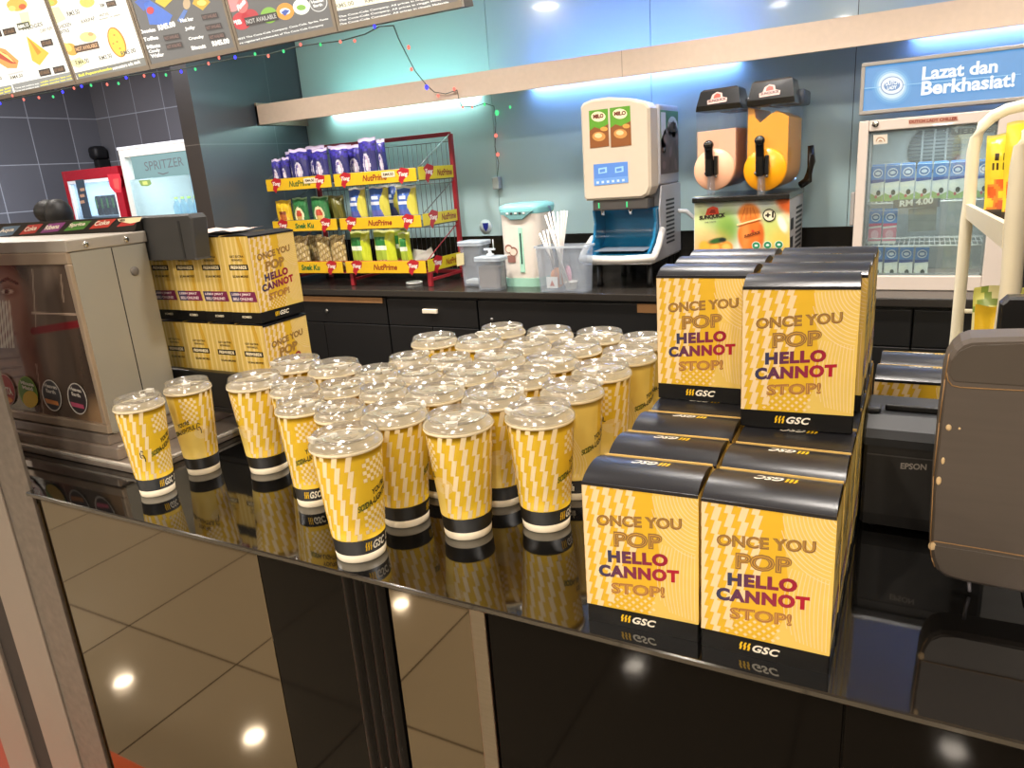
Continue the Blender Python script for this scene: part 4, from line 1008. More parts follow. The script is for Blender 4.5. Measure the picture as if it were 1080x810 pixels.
# ================================================================ fairy lights
fl_ = Thing('fairy_lights', 'string of small coloured fairy lights hung along the menu boards and down the wall', 'fairy lights', (-1.9, 2.15, zM))
wire = [at(p[0], p[1], YM - .03) for p in ((-30, 113), (0, 107), (30, 101), (60, 96), (85, 90), (110, 85), (135, 80), (160, 77), (190, 73), (220, 67), (250, 61), (280, 58), (310, 50), (335, 46), (360, 43), (385, 36), (400, 28), (415, 27))]
wire += [at(420, 40, 2.4), at(430, 60, 2.7), at(438, 75, 3.0), at(450, 90, 3.35), at(458, 97, 3.462), at(470, 99, 3.462), at(482, 95, 3.462), at(484, 105, 3.462), at(487, 112, 3.52), at(499, 113, 3.75), at(511, 109, 3.86), at(521, 112, 3.88), at(523, 130, 3.88), at(522, 155, 3.88), at(526, 172, 3.88), at(524, 190, 3.88)]
fl_.part('wire', MB().tube(wire, .0022, 6), mat('green_grey_wire', '#3f4a44', .6))
bulbs = [(0, 109, 'b'), (13, 101, 'r'), (25, 105, 'r'), (41, 103, 'r'), (56, 102, 'g'), (66, 97, 'b'), (78, 93, 'r'), (86, 91, 'b'), (96, 90, 'g'), (113, 89, 'r'), (125, 88, 'g'), (133, 82, 'b'), (152, 80, 'r'), (162, 79.5, 'b'), (175, 79, 'g'), (191, 75.5, 'b'), (206, 73, 'g'), (220, 67, 'r'), (231, 61, 'r'), (248, 60.5, 'b'), (269, 57, 'g'), (283, 59, 'r'), (299, 54, 'g'), (317, 47, 'r'), (338, 47, 'g'), (359, 44, 'r'), (374, 43, 'r'), (395, 28, 'b')]
bc = {'r': lamp_mat('bulb_red', '#ff7a6a', 1.6), 'g': lamp_mat('bulb_green', '#58e08c', 1.3), 'b': lamp_mat('bulb_blue', '#3a38ff', 3.5)}
pos = [(at(x, y, YM - .032), k, .0065) for x, y, k in bulbs] + [(at(434, 73, 2.9), 'r', .009), (at(431, 50, 2.6), 'r', .009), (at(450, 92, 3.36), 'b', .013), (at(462, 101, 3.458), 'r', .009), (at(479, 94, 3.458), 'r', .010), (at(488, 113, 3.54), 'r', .008), (at(498, 113, 3.75), 'r', .008), (at(511, 110, 3.86), 'g', .010), (at(524, 119, 3.875), 'g', .016), (at(523, 143, 3.875), 'r', .012), (at(525, 163, 3.875), 'r', .012), (at(538, 113, 3.875), 'g', .009)]
for p, k, r in pos:
    fl_.part('bulb', MB().ball(p, r * .75, r * .75, r, 10, 6), bc[k], label={'r': 'red', 'g': 'green', 'b': 'blue'}[k] + ' bulb')
p = at(525, 193, 3.885)
fl_.part('plug_adapter', MB().box(p.x - .022, p.x + .022, 3.855, 3.899, p.z - .035, p.z + .035, bev=.006), mat('grey_adapter', '#9fa6a2', .4))
BC = -.0995      # just above the back worktop
# ================================================================ snack rack
M_rred = mat('red_powder_coat', '#96232a', .35)
M_wire = mat('grey_wire', '#6e7272', .35, .6)
YF, YB, RX0, RX1 = 3.36, 3.72, -3.50, -2.385
rk = Thing('snack_rack', 'red wire snack rack with three tiers and yellow label strips on the back counter', 'rack', ((RX0 + RX1) / 2, 3.55, BC))
fr = MB()
zt = at(475, 141, YB).z
for x in (RX1, RX0 + .08): fr.box(x - .012, x + .012, YB - .012, YB + .012, BC, zt, bev=.003)
fr.box(RX0 + .08, RX1, YB - .010, YB + .010, zt - .012, zt + .012, bev=.003)
for x in (RX0 + .01, (RX0 + RX1) / 2, RX1): fr.box(x - .012, x + .012, YF + .01, YF + .034, BC, -.02, bev=.003).box(x - .008, x + .008, YF + .034, YB - .01, BC + .03, BC + .045)
fr.box(RX0 + .002, RX1, YB - .022, YB - .004, BC + .029, BC + .046)
rk.part('frame', fr, M_rred)
grid = MB()
for k in range(31):
    x = RX0 + .08 + (RX1 - RX0 - .08) * k / 30; grid.tube([(x, YB, -.06), (x, YB, zt - .04)], .0022, 5)
for z in (-.05, .2, .45, zt - .04): grid.tube([(RX0 + .08, YB, z), (RX1, YB, z)], .0028, 5)
rk.part('back_grid', grid, M_wire)
tiers = []
for p0, p1 in (((438, 177), (437.8, 191)), ((444.4, 226.7), (445.6, 239.3)), ((451, 275), (451, 288))):
    tiers.append((at(*p1, YF).z, at(*p0, YF).z))
M_strip = printed('label_strip_print', .3)
def leaf(mb, f, cx, cy, s, l):
    mb.flat([(cx - s * .5, cy + s * .25), (cx - s * .1, cy + s * .5), (cx + s * .5, cy + s * .35), (cx + s * .42, cy), (cx + .02 * s, cy - s * .25), (cx - s * .15, cy - s * .55), (cx - s * .42, cy - s * .3), (cx - s * .3, cy)], lambda a, b: f(a, b, l), '#b3232c')
    mb.text('Tong', lambda a, b: f(a, b, l + 1), cx - s * .36, cx + s * .38, cy - s * .12, cy + s * .22, '#f0ddd0', .05, .3)
for ti, (za, zb) in enumerate(tiers):
    b = MB()
    for k in range(37): 
        x = RX0 + (RX1 - RX0) * k / 36; b.tube([(x, YF + .004, za), (x, YB - .005, za + .012)], .0018, 4)
    for y in (YF + .006, (YF + YB) / 2): b.tube([(RX0, y, za), (RX1, y, za)], .0026, 5)
    for z in (za, zb):
        b.tube([(RX0, YB - .01, z), (RX0, YF, z), (RX1, YF, z), (RX1, YB - .01, z)], .003, 6)
    b.tube([(RX1, YF + .01, zb), (RX1, YB - .014, zb + .17)], .003, 6); b.tube([(RX0, YF + .01, zb), (RX0, YB - .014, zb + .17)], .003, 6)
    bk = rk.part('basket', b, M_rred if ti == 2 else M_wire)
    mid = -2.975
    for si, (xa, xb) in enumerate(((RX0, mid - .012), (mid + .012, RX1 - .004))):
        s = MB(); s.box(xa, xb, YF - .006, YF - .003, za, zb, '#e2b522', bev=.0008)
        f = lambda u, v, l=1, xa=xa, xb=xb: (xa + u, YF - .0061 - .0004 * l, za + v)
        w_ = xb - xa; h_ = zb - za
        leaf(s, f, .085, h_ * .5, .085, 1); leaf(s, f, w_ - .085, h_ * .5, .085, 1)
        if si or ti == 0: s.text('NutPrime', lambda a, c: f(a, c, 1), w_ * .36, w_ * .36 + .17, h_ * .25, h_ * .75, '#8c2c1c' if si else '#5a6a2a', .03, .25)
        else: s.text('Snek Ku', lambda a, c: f(a, c, 1), w_ * .36, w_ * .36 + .15, h_ * .25, h_ * .75, '#2f6b34', .04, .1)
        if (ti, si) in ((0, 0), (0, 1)):
            s.flat([(w_ * .60, .03), (w_ * .60 + .09, .03), (w_ * .60 + .09, h_ - .008), (w_ * .60, h_ - .008)], lambda a, c: f(a, c, 3), '#e9d7b8')
            s.text('RM4.50', lambda a, c: f(a, c, 4), w_ * .60 + .01, w_ * .60 + .08, .038, .054, '#4a3a2c', .03)
        rk.part('label_strip', s, M_strip, bk, label='yellow label strip with red leaf marks')
    s = MB(); s.box(RX1 + .004, RX1 + .007, YF + .002, YB - .014, za + .004, zb + .004, '#dcc42c', bev=.0008)
    f = lambda u, v, l=1: (RX1 + .0071 + .0004 * l, YF + u, za + v)
    leaf(s, f, .10, (zb - za) * .55, .10, 1); s.text('NutPrime', lambda a, c: f(a, c, 1), .18, .33, .018, .055, '#8c2c1c', .03, .25)
    rk.part('label_strip', s, M_strip, bk, label='yellow label strip on the right side of the tier')
# ---------------------------------------------------------------- snack bags
M_bag = printed('snack_film', .28, spec=.6, bump=.35)
def bag_mesh(w, h, d, art, seed=0, nx=26, nz=36):
    rnd = random.Random(seed); ph = [rnd.uniform(0, 6) for _ in range(4)]
    mb = MB()
    for side in (-1, 1):
        vs = []; fs = []; cs = []
        for j in range(nz + 1):
            v = j / nz
            pr = min(1, max(0, min(v, 1 - v) - .05) * 5) ** .55
            for i in range(nx + 1):
                u = i / nx * 2 - 1
                th = d / 2 * pr * (1 - abs(u) ** 2.4) ** .6
                wr = 1 + .10 * math.sin(7 * u + ph[0] + 5 * v) * math.sin(6 * v + ph[1]) + .06 * math.sin(15 * u + ph[2])
                ww = w / 2 * (1 - .05 * pr * 1.0)
                vs.append((u * ww + .004 * math.sin(4 * v + ph[3]), side * (th * wr + .0006), v * h + .003 * math.sin(5 * u + ph[2]) * (v > .9)))
        for j in range(nz):
            for i in range(nx):
                a = j * (nx + 1) + i
                fs.append((a, a + 1, a + nx + 2, a + nx + 1)); cs.append(art((i + .5) / nx, (j + .5) / nz))
        mb.add(vs, fs, cs, 0, True)
    return mb
def art_purple(u, v):
    if v > .93 or v < .04: return '#c9b9d2'
    if v > .70: return '#3c3298' if (int(u * 6) + int(v * 20)) % 3 else '#2c2a66'
    r = ((u - .5) ** 2 * 1.6 + (v - .38) ** 2) ** .5
    if r < .13: return '#d8cfd6'
    if r < .21: return '#5b4d96' if u < .5 else '#b9a4b6'
    if r < .27: return '#c9c3d0'
    if v < .22: return '#c6a83a' if .25 < u < .75 else '#3a2c5c'
    return '#2c2b66'
def art_blue(u, v):
    if v > .94 or v < .04: return '#d9d9d2'
    if u > .66 + .10 * math.sin(v * 9): return '#c9bf4a'
    if v < .2 and .25 < u < .7: return '#c2653a'
    if .52 < v < .62 and u < .62: return '#d7d9e4'
    if .68 < v < .76 and .15 < u < .55: return '#e2e4ea'
    return '#3f62ae' if v > .4 else '#5a5fa2'
def art_lime(u, v):
    if v > .94 or v < .04: return '#cfd08a'
    if .50 < v < .60 and u < .66: return '#e5ecd2'
    if .60 < v < .82 and .08 < u < .6: return '#2f7a38'
    if v < .26 and .2 < u < .62: return '#b5653c' if (int(u * 12) + int(v * 16)) % 2 else '#d8b79a'
    return '#c3cb2e' if u > .62 else '#9fb23a'
def art_green(u, v):
    if v > .94 or v < .04: return '#8fae84'
    r = ((u - .5) ** 2 + (v - .42) ** 2 * 1.3) ** .5
    if r < .2: return '#c9a65a' if v < .4 else '#b9482e'
    if r < .3: return '#dcd6a8'
    return '#2f6f3c'
def art_yellow(u, v):
    if .25 < u < .75 and .3 < v < .5: return '#b5632c'
    if .5 < v < .62 and .25 < u < .75: return '#7c3a1a'
    return '#dcb324'
def art_brown(u, v):
    n = math.sin(u * 23 + v * 7) * math.sin(v * 19 - u * 5)
    return '#bba268' if n > .25 else ('#8f7646' if n > -.4 else '#d3c094')
def art_olive(u, v): return '#6a6426' if math.sin(u * 9 + v * 4) > 0 else '#57541f'
BAGM = {}
def bag(x, y, z, w, h, d, art, label, group, rz=0, lean=0, seed=0):
    key = (art.__name__, w, h, d, seed)
    if key not in BAGM: BAGM[key] = bag_mesh(w, h, d, art, seed).mesh('snack_bag', [M_bag])
    o = bpy.data.objects.new('snack_bag', BAGM[key]); COL.objects.link(o)
    o.location = (x, y, z + Z0); o.rotation_euler = (lean, 0, rz)
    return tag(o, label, 'snack bag', group)
yb = YF + .04; T0, T1, T2 = (t_[0] + .0145 for t_ in tiers)
def rowbags(items, z, art, lab, group, py):
    for k, (px, w_, h_, dy, rz, nm) in enumerate(items):
        w_ *= 1.5
        p = at(px, py, yb + dy); bag(p.x, yb + dy, z + .012 * max(0, dy) / .36, w_, h_, .044, art, lab + nm, group, rz, -.04, k % 3)
OD = ['leftmost', 'second from the left', 'third from the left', 'fourth from the left', 'fifth from the left', 'sixth from the left', 'seventh from the left', 'rightmost']
rowbags([(294, .046, .17, 0, .1, OD[0]), (303.5, .044, .175, .005, -.1, OD[1]), (318, .090, .215, 0, .05, OD[2]), (340.5, .080, .205, 0, -.05, OD[3]), (361.5, .078, .205, 0, .1, OD[4]), (377, .10, .205, .07, .05, OD[5]), (391, .085, .235, .0, -.05, OD[6]), (405.5, .036, .22, .014, .2, OD[7])],
        T0, art_purple, 'purple snack bag on the top tier of the red rack, ', 'purple snack bags on the top tier', 190)
rowbags([(315, .10, .21, .12, .1, 'left one'), (336, .11, .225, .13, -.1, 'middle one'), (362, .12, .215, .15, 0, 'right one')], T0, art_purple, 'purple snack bag in the back row of the top tier, ', 'purple snack bags on the top tier', 190)
rowbags([(301, .078, .17, 0, .1, '')], T1, art_yellow, 'small yellow snack bag at the left end of the middle tier', 'snack bags on the middle tier', 230)
rowbags([(318.5, .085, .18, 0, -.05, 'left of the two'), (339.5, .088, .18, 0, .05, 'right of the two')], T1, art_green, 'dark green snack bag on the middle tier, ', 'snack bags on the middle tier', 230)
rowbags([(353, .10, .175, .07, .2, 'left one'), (359, .05, .17, .005, .6, 'right one')], T1, art_olive, 'olive snack bag on the middle tier behind the green ones, ', 'snack bags on the middle tier', 230)
rowbags([(379, .088, .215, 0, -.1, 'leftmost'), (402, .088, .215, 0, .05, 'second from the left'), (415, .09, .215, .08, .4, 'third from the left, behind the others'), (431, .088, .205, 0, 0, 'rightmost')], T1, art_blue, 'blue and yellow snack bag on the middle tier, ', 'blue snack bags on the middle tier', 226)
rowbags([(320, .085, .205, 0, 0, 'leftmost'), (335, .07, .20, .075, .3, 'second, set back'), (343.5, .06, .195, .0, .3, 'third'), (358.5, .085, .205, 0, -.1, 'rightmost')], T2, art_brown, 'clear bag of brown snacks on the bottom tier, ', 'brown snack bags on the bottom tier', 275)
rowbags([(382.5, .098, .225, 0, 0, 'leftmost'), (408, .10, .225, 0, .05, 'second from the left'), (424, .07, .22, .07, .3, 'third from the left, set back'), (429.5, .045, .21, .0, .6, 'rightmost')], T2, art_lime, 'lime green and yellow snack bag on the bottom tier, ', 'lime snack bags on the bottom tier', 275)
for k, (px, py, a) in enumerate(((449, 270, .7), (438, 272, -.2))):
    p = at(px, py, YF + .12)
    c = MB(); w_ = (.08, .05)[k]; c.prism([(-w_, 0), (w_, 0), (w_, .075), (-w_, .075)], lambda u, v, d: (p.x + u * math.cos(a) - v * math.sin(a) * .6, YF + .12 + d + .2 * v + .03 * k, tiers[2][0] + .05 + v * math.cos(a) * .8 + u * math.sin(a) * .6), 0, .0012, '#d5cfc8')
    single('price_card', c, printed('loose_paper', .7), ['white price card tilted in the empty right end of the bottom tier', 'small white card lying beside the tilted price card'][k], 'card', (p.x, YF + .12, tiers[2][0] + .03))
# ================================================================ small things on the back counter
p = atz(437, 299, BC)
single('lid_ring', MB().lathe([(.036, BC + .001), (.047, BC + .001), (.049, BC + .006), (.047, BC + .011), (.036, BC + .011), (.034, BC + .006), (.036, BC + .001)], 36, (p.x, p.y, 0)), mat('white_plastic', '#dcdcd8', .35), 'white plastic ring lying in front of the snack rack', 'ring', (p.x, p.y, BC))
M_clear = glassy('clear_storage_plastic', '#f4f7fa', .13, '#e6ecf4', .18, .06)
M_frost = glassy('frosted_lid', '#eef2f6', .55, '#d5dde4', .3, .05)
def tub(name, label, x0, x1, y0, y1, z0, z1, taper=.9, lid=True, grp=None):
    t = Thing(name, label, 'container', ((x0 + x1) / 2, (y0 + y1) / 2, z0), grp)
    cx, cy = (x0 + x1) / 2, (y0 + y1) / 2; mb = MB(); vs = []; n = None
    rings = [(taper, z0 + .001, .0), (taper, z0 + .004, 0), (1, z1, 0), (1.0, z1, -.003), (taper, z0 + .008, -.003)]
    P = rrect(x0, x1, y0, y1, min(.02, (x1 - x0) * .15), 4); n = len(P)
    for k, z, ins in rings: vs += [(cx + (px - cx) * k * (1 + ins / (x1 - x0) * 2), cy + (py - cy) * k * (1 + ins / (y1 - y0) * 2), z) for px, py in P]
    fs = [(r * n + i, r * n + (i + 1) % n, (r + 1) * n + (i + 1) % n, (r + 1) * n + i) for r in range(4) for i in range(n)] + [tuple(range(n)), tuple(4 * n + i for i in range(n))]
    mb.add(vs, fs, '#ffffff', 0, False); t.part('tub', mb, M_clear)
    rm = MB(); P2 = rrect(x0 - .006, x1 + .006, y0 - .006, y1 + .006, .02, 4)
    vs = [(px, py, z1 - .008) for px, py in P2] + [(px, py, z1 + .002) for px, py in P2] + [(px, py, z1 + .002) for px, py in P]
    rm.add(vs, [(r * n + i, r * n + (i + 1) % n, (r + 1) * n + (i + 1) % n, (r + 1) * n + i) for r in range(2) for i in range(n)])
    t.part('rim', rm, M_frost)
    if lid:
        t.part('lid', MB().prism(P2, lambda u, v, d: (u, v, d), z1 + .003, z1 + .014, bev=.003), M_frost)
    return t
a_, b_ = at(480, 257, 3.36), at(503.5, 257, 3.36)
t = tub('storage_box', 'tall clear plastic box with a pale label beside the red snack rack', a_.x, b_.x, 3.38, 3.50, BC, at(490, 258, 3.38).z, .88)
nb = MB(); f = lambda u, v, l=1: at(u, v, 3.377 - .0004 * l); nb.flat([(481, 268), (489, 266.5), (489.5, 279), (482, 281)], f, '#c9bd8e')
t.part('paper_label', nb, printed('loose_paper', .7))
t.part('contents', MB().box(a_.x + .02, b_.x - .02, 3.40, 3.48, BC + .012, BC + .035, bev=.004), mat('white_packets', '#d9d4cc', .6))
a_, b_ = at(501, 275, 3.28), at(527, 274, 3.28)
t = tub('lidded_jar', 'small square clear jar with a pump lid in front of the water boiler', a_.x, b_.x, 3.27, 3.36, BC, at(514, 274, 3.28).z, .92)
zj = at(514, 274, 3.28).z + .014; cx = (a_.x + b_.x) / 2
t.part('contents', MB().box(a_.x + .012, b_.x - .012, 3.282, 3.348, BC + .012, zj - .05, bev=.006), mat('brown_powder', '#6e5c4c', .8))
t.part('pump', MB().lathe([(.0, zj), (.022, zj), (.02, zj + .012), (.009, zj + .016), (.009, zj + .034), (.0, zj + .034)], 18, (cx, 3.315, 0)).box(cx - .035, cx + .03, 3.307, 3.323, zj + .030, zj + .040, bev=.003).tube([(cx + .022, 3.315, zj + .035), (cx + .022, 3.315, zj + .085)], .003, 6), mat('cloudy_pump', '#c5ccd0', .35))
p = at(511.5, 239, 3.888)
sg = MB(); sg.lathe([(0, 3.8975), (.042, 3.8975), (.042, 3.894), (0, 3.894)], 28, (p.x, 0, p.z), axis='y', col='#c3cfd0'); sg.flat([(p.x - .02, p.z + .02), (p.x + .022, p.z + .022), (p.x + .018, p.z - .008), (p.x + .002, p.z - .03), (p.x - .014, p.z - .01)], lambda a, b: (a, 3.8932, b), '#2a3590')
single('wall_badge', sg, printed('sticker_print', .3), 'small round badge with a blue shield on the glass wall', 'badge', (p.x, 3.897, p.z))
# ---------------------------------------------------------------- water boiler
yb_ = 3.40
bl, br_ = at(529, 293, yb_), at(566, 291, yb_)
bx0, bx1 = at(526, 250, yb_).x, at(568, 250, yb_).x; cx = (bx0 + bx1) / 2; zt_ = at(545, 222, yb_).z; w2 = (bx1 - bx0) / 2
wb_ = Thing('water_boiler', 'white and aqua electric water boiler with a handle on the back counter', 'water boiler', (cx, yb_ + w2, BC))
M_wh = mat('white_enamel', '#ddd3c6', .3); M_aq = mat('aqua_plastic', '#8ccfcf', .3); M_mint = mat('mint_plastic', '#a9d8c0', .35)
ring = lambda k, r=.055: rrect(cx - w2 * k, cx + w2 * k, yb_ + w2 * (1 - k), yb_ + w2 * (1 + k), r * k, 6)
def loft(mb, rings, col='#ffffff', m=0, smooth=True):
    n = len(rings[0][0]); vs = []
    for P_, z in rings: vs += [(q[0], q[1], z) for q in P_]
    mb.add(vs, [(r * n + i, r * n + (i + 1) % n, (r + 1) * n + (i + 1) % n, (r + 1) * n + i) for r in range(len(rings) - 1) for i in range(n)], col, m, smooth)
    mb.add(vs, [tuple(range(n))[::-1], tuple((len(rings) - 1) * n + i for i in range(n))], col, m)
    return mb
wb_.part('base', loft(MB(), [(ring(.96), BC), (ring(.98), BC + .045)]), M_mint)
wb_.part('body', loft(MB(), [(ring(.95), BC + .0455), (ring(.98), BC + .15), (ring(1.0), zt_ - .02)]), M_wh)
tp = loft(MB(), [(ring(1.01), zt_ - .0195), (ring(1.06), zt_ + .004), (ring(1.04), zt_ + .022), (ring(.8), zt_ + .032)])
lidp = wb_.part('lid', tp, M_aq)
ct_ = MB(); ct_.prism([(cx - w2 * .82, zt_ - .004), (cx - w2 * .3, zt_ - .046), (cx + w2 * .3, zt_ - .046), (cx + w2 * .82, zt_ - .004)], lambda u, v, d: (u, d, v), yb_ - .014, yb_ + .02, bev=.004)
wb_.part('control_panel', ct_, mat('teal_panel', '#6d9a9a', .35), lidp)
for k in range(5): wb_.part('button', MB().box(cx - .055 + k * .024, cx - .041 + k * .024, yb_ - .017, yb_ - .0142, zt_ - .018, zt_ - .009, bev=.0012), mat('dark_button' if k % 2 else 'pale_button', '#2f2f30' if k % 2 else '#e2ded6', .4), lidp)
gx = cx + .012
wb_.part('gauge_panel', MB().box(gx - .014, gx + .014, yb_ - .0005, yb_ + .012, BC + .075, zt_ - .085, bev=.003), M_mint)
wb_.part('level_gauge', MB().box(gx - .004, gx + .004, yb_ - .0022, yb_ - .0006, BC + .12, zt_ - .115), mat('dark_gauge', '#24433a', .2))
dc = MB(); f = lambda u, v, l=1: (u, yb_ - .0004 * l + .0008, v)
for dx, dz, r in ((-.062, .20, .020), (-.036, .185, .022)):
    dc.flat(ell(cx + dx, BC + dz, r * 1.15, r * 1.1, 18), lambda a, b: f(a, b, 2), '#8b5c4c'); dc.flat(ell(cx + dx, BC + dz - .003, r * .85, r * .8, 18), lambda a, b: f(a, b, 3), '#e3c9b6')
dc.flat(rrect(cx - .072, cx - .026, BC + .128, BC + .165, .006), lambda a, b: f(a, b, 2), '#93675c')
wb_.part('printed_decal', dc, printed('sticker_print', .3), label='small brown printed decal')
wb_.part('handle', MB().tube([(cx + w2 * .75, yb_ + w2 * 1.0, zt_ + .012), (cx + w2 * 1.14, yb_ + w2 * 1.0, zt_ + .004), (cx + w2 * 1.20, yb_ + w2, zt_ - .04), (cx + w2 * 1.16, yb_ + w2, zt_ - .075)], .005, 8), mat('slate_handle', '#4b5f78', .4))
# ---------------------------------------------------------------- straw bin
ys = 3.246
sx0_, sx1_ = at(563, 262, ys).x, at(618.5, 259, ys).x; zs_ = at(590, 260, ys).z
tub('straw_bin', 'clear rectangular plastic bin of straws between the boiler and the cocoa machine', sx0_, sx1_, ys, ys + .10, BC, zs_, .9, lid=False)
M_str = mat('white_paper_straw', '#e9e2da', .5)
tops = [(575, 227), (579, 224), (583, 223), (588, 223.5), (592, 222.5), (595, 222), (598, 222.5), (569, 246), (573, 243), (577, 242)]
bots = [(587, 262), (588, 264), (590, 262), (590, 266), (591, 262), (592, 264), (593, 266), (577, 264), (579, 266), (581, 263)]
for k, (a, b) in enumerate(zip(tops, bots)):
    y = ys + (.014 + .0112 * k if k < 7 else .018 + .0125 * (k - 7)); P1 = at(*a, y); P0 = at(*b, y); dv = (P1 - P0); 
    if k < 7: P0 = P0 - dv * ((P0.z - (BC + .016)) / dv.z) * .9
    else: P0 = P0 - dv * .8
    P0.z = max(P0.z, BC + .016)
    so = MB().tube([P0, P1], .0054, 8)
    ln = ['leftmost', 'second', 'third', 'fourth', 'fifth', 'sixth', 'rightmost'][k] + ' of the tall bunch' if k < 7 else ['left', 'middle', 'right'][k - 7] + ' of the three short leaning ones'
    single('paper_straw', so, M_str, 'white wrapped straw in the clear bin, ' + ln, 'straw', P0, 'wrapped straws in the clear bin')
pk = at(586, 278, ys + .05)
single('orange_packet', MB().ball((pk.x, ys + .065, BC + .065), .04, .016, .05).xf(lambda v: v), mat('orange_film', '#c9824a', .35, var=.4, scale=30), 'crumpled orange packet inside the clear straw bin', 'packet', (pk.x, ys + .06, BC + .025))
single('pink_packet', MB().ball((pk.x + .052, ys + .078, BC + .072), .018, .012, .052), mat('pink_film', '#c78f9c', .35, var=.3, scale=30), 'small pink packet beside the orange packet in the straw bin', 'packet', (pk.x + .055, ys + .09, BC + .033))
pt = at(602, 293, ys + .05)
single('white_pot', MB().lathe([(0, BC + .012), (.026, BC + .012), (.031, BC + .045), (.034, BC + .046), (.034, BC + .05), (0, BC + .05)], 24, (pt.x, ys + .05, 0)), mat('cream_tub', '#d9cdbb', .4), 'small cream coloured tub lying in the clear straw bin', 'tub', (pt.x, ys + .085, BC + .012))
cdp = at(582, 290, ys + .02)
cdm = MB().box(cdp.x - .03, cdp.x + .03, ys + .018, ys + .02, BC + .02, BC + .075, '#e3ddd2'); cdm.flat([(cdp.x - .012, BC + .03), (cdp.x + .014, BC + .03), (cdp.x, BC + .06)], lambda a, b: (a, ys + .0175, b), '#b5492c')
single('white_card', cdm, printed('loose_paper', .7), 'white card with a red triangle inside the front of the straw bin', 'card', (cdp.x, ys + .02, BC + .02))
# ================================================================ cocoa dispenser
ym = 3.42
ml, mr_ = at(613, 150, ym).x, at(685.5, 150, ym).x; zt_ = at(640, 95, ym).z; zb_ = at(640, 211, ym).z; yk = 3.875
cz = BC + .02
cd = Thing('cocoa_dispenser', 'cream hot cocoa dispenser with a blue drip bay on the back counter', 'drink dispenser', ((ml + mr_) / 2, 3.58, BC))
M_cream = mat('cream_moulding', '#cdbda6', .38, var=.03); M_gside = mat('grey_side_panel', '#b7b4b4', .4, var=.03)
hd_ = MB()
pl_ = []
zl = at(612, 99, ym).z; zm_ = at(640, 94, ym).z; zr = at(685, 106, ym).z
prof = [(ml + .01, zb_), (mr_ - .045, zb_), (mr_ - .015, zb_ + .015), (mr_, zb_ + .05), (mr_, zr - .03), (mr_ - .02, zr - .003), (mr_ - .10, zr + .022), ((ml + mr_) / 2 - .03, zr + .036), (ml + .06, zr + .034), (ml + .015, zr + .022), (ml, zr + .005), (ml, zb_ + .015)]
hd_.prism(prof, lambda u, v, d: (u, d, v), ym, ym + .13, bev=.012)
hp = cd.part('front_housing', hd_, M_cream, label='cream front housing')
sd = MB(); sd.box(ml + .008, mr_ + .004, ym + .131, yk, zb_ + .05, zr - .008, bev=.012, seg=3); sp = cd.part('rear_housing', sd, M_gside, label='grey rear housing')
s = MB(); f = lambda u, v, l=1: (mr_ + .0042 + .0005 * l, u, v)
y0_, y1_ = ym + .145, yk - .015; z0_ = zb_ + .10; z1_ = zr - .035
s.flat([(y0_, z0_), (y1_, z0_), (y1_, z1_), (y0_, z1_)], lambda a, b: f(a, b, 1), '#3f7d46')
s.flat([(y0_, z0_), (y1_, z0_), (y1_, z0_ + .20), (y1_ - .08, z0_ + .25), (y1_ - .16, z0_ + .22), (y0_ + .06, z0_ + .2), (y0_, z0_ + .15)], lambda a, b: f(a, b, 2), '#5d4740')
for k in range(9): s.flat(ell(y0_ + .05 + (y1_ - y0_ - .1) * (k % 3) / 2 + .01 * (k // 3), z0_ + .04 + .06 * (k // 3), .03, .02, 12, rot=k), lambda a, b: f(a, b, 3), ('#7b625c', '#4a3630')[k % 2])
s.flat(ell((y0_ + y1_) / 2 + .05, z1_ - .075, .085, .05, 20), lambda a, b: f(a, b, 2), '#d8ddd4'); s.text('MILO', lambda a, b: f(a, b, 3), (y0_ + y1_) / 2 - .015, (y0_ + y1_) / 2 + .115, z1_ - .098, z1_ - .052, '#5d4740', .05)
s.flat([(y0_ + .01, z1_ - .17), (y0_ + .085, z1_ - .17), (y0_ + .085, z1_ - .01), (y0_ + .01, z1_ - .01)], lambda a, b: f(a, b, 2), '#d5d8dc')
cd.part('side_print', s, printed('machine_print', .3), sp, label='green and brown printed side panel')
cd.part('side_lock', MB().ball((mr_ + .008, y0_ + .045, z1_ - .185), .008, .011, .011, 12, 8), mat('black_knob', '#151515', .3), sp)
for k in range(2):
    s = MB(); pa, pb = ((621, 115, 641, 154), (643, 112, 664.5, 153))[k][:2], ((621, 115, 641, 154), (643, 112, 664.5, 153))[k][2:]
    P_ = plane_y(ym - .0005)
    a0, b0, a1, b1 = pa[0], pa[1], pb[0], pb[1]
    sk = 2.2
    pflat(s, [(a0, b0 + 2), (a1, b0 - .6), (a1 + 1.4, b1), (a0 + 1.4, b1 + 2.6)], P_, '#5f9a2c', 1)
    pflat(s, [(a0 + .8, b0 + 23), (a0 + 6, b0 + 19), (a0 + 12, b0 + 21), (a1 + .6, b0 + 15.5), (a1 + 1.4, b1), (a0 + 1.4, b1 + 2.6)], P_, '#8a5228', 2)
    pflat(s, ell((a0 + a1) / 2 + .6, b0 + 29, 7, 5, 18), P_, '#c98f4c', 3); pflat(s, ell((a0 + a1) / 2, b0 + 28, 4, 2.6, 14), P_, '#e6c590', 4); pflat(s, ell(a1 - 4, b0 + 21, 4, 2.4, 12), P_, '#d49a4a', 4)
    pflat(s, ell((a0 + a1) / 2, b0 + 8, 7.6, 5.4, 20), P_, '#efe3b8', 2); ptext(s, 'MILO', P_, (a0 + 4.6, b0 + 10.4), (a1 - 4.4, b0 + 9.2), 4.6, '#6d2a1c', .06, l=3)
    cd.part('cocoa_label', s, printed('machine_print', .3), hp, label='green label with a brown mug')
s = MB(); P_ = plane_y(ym - .0006)
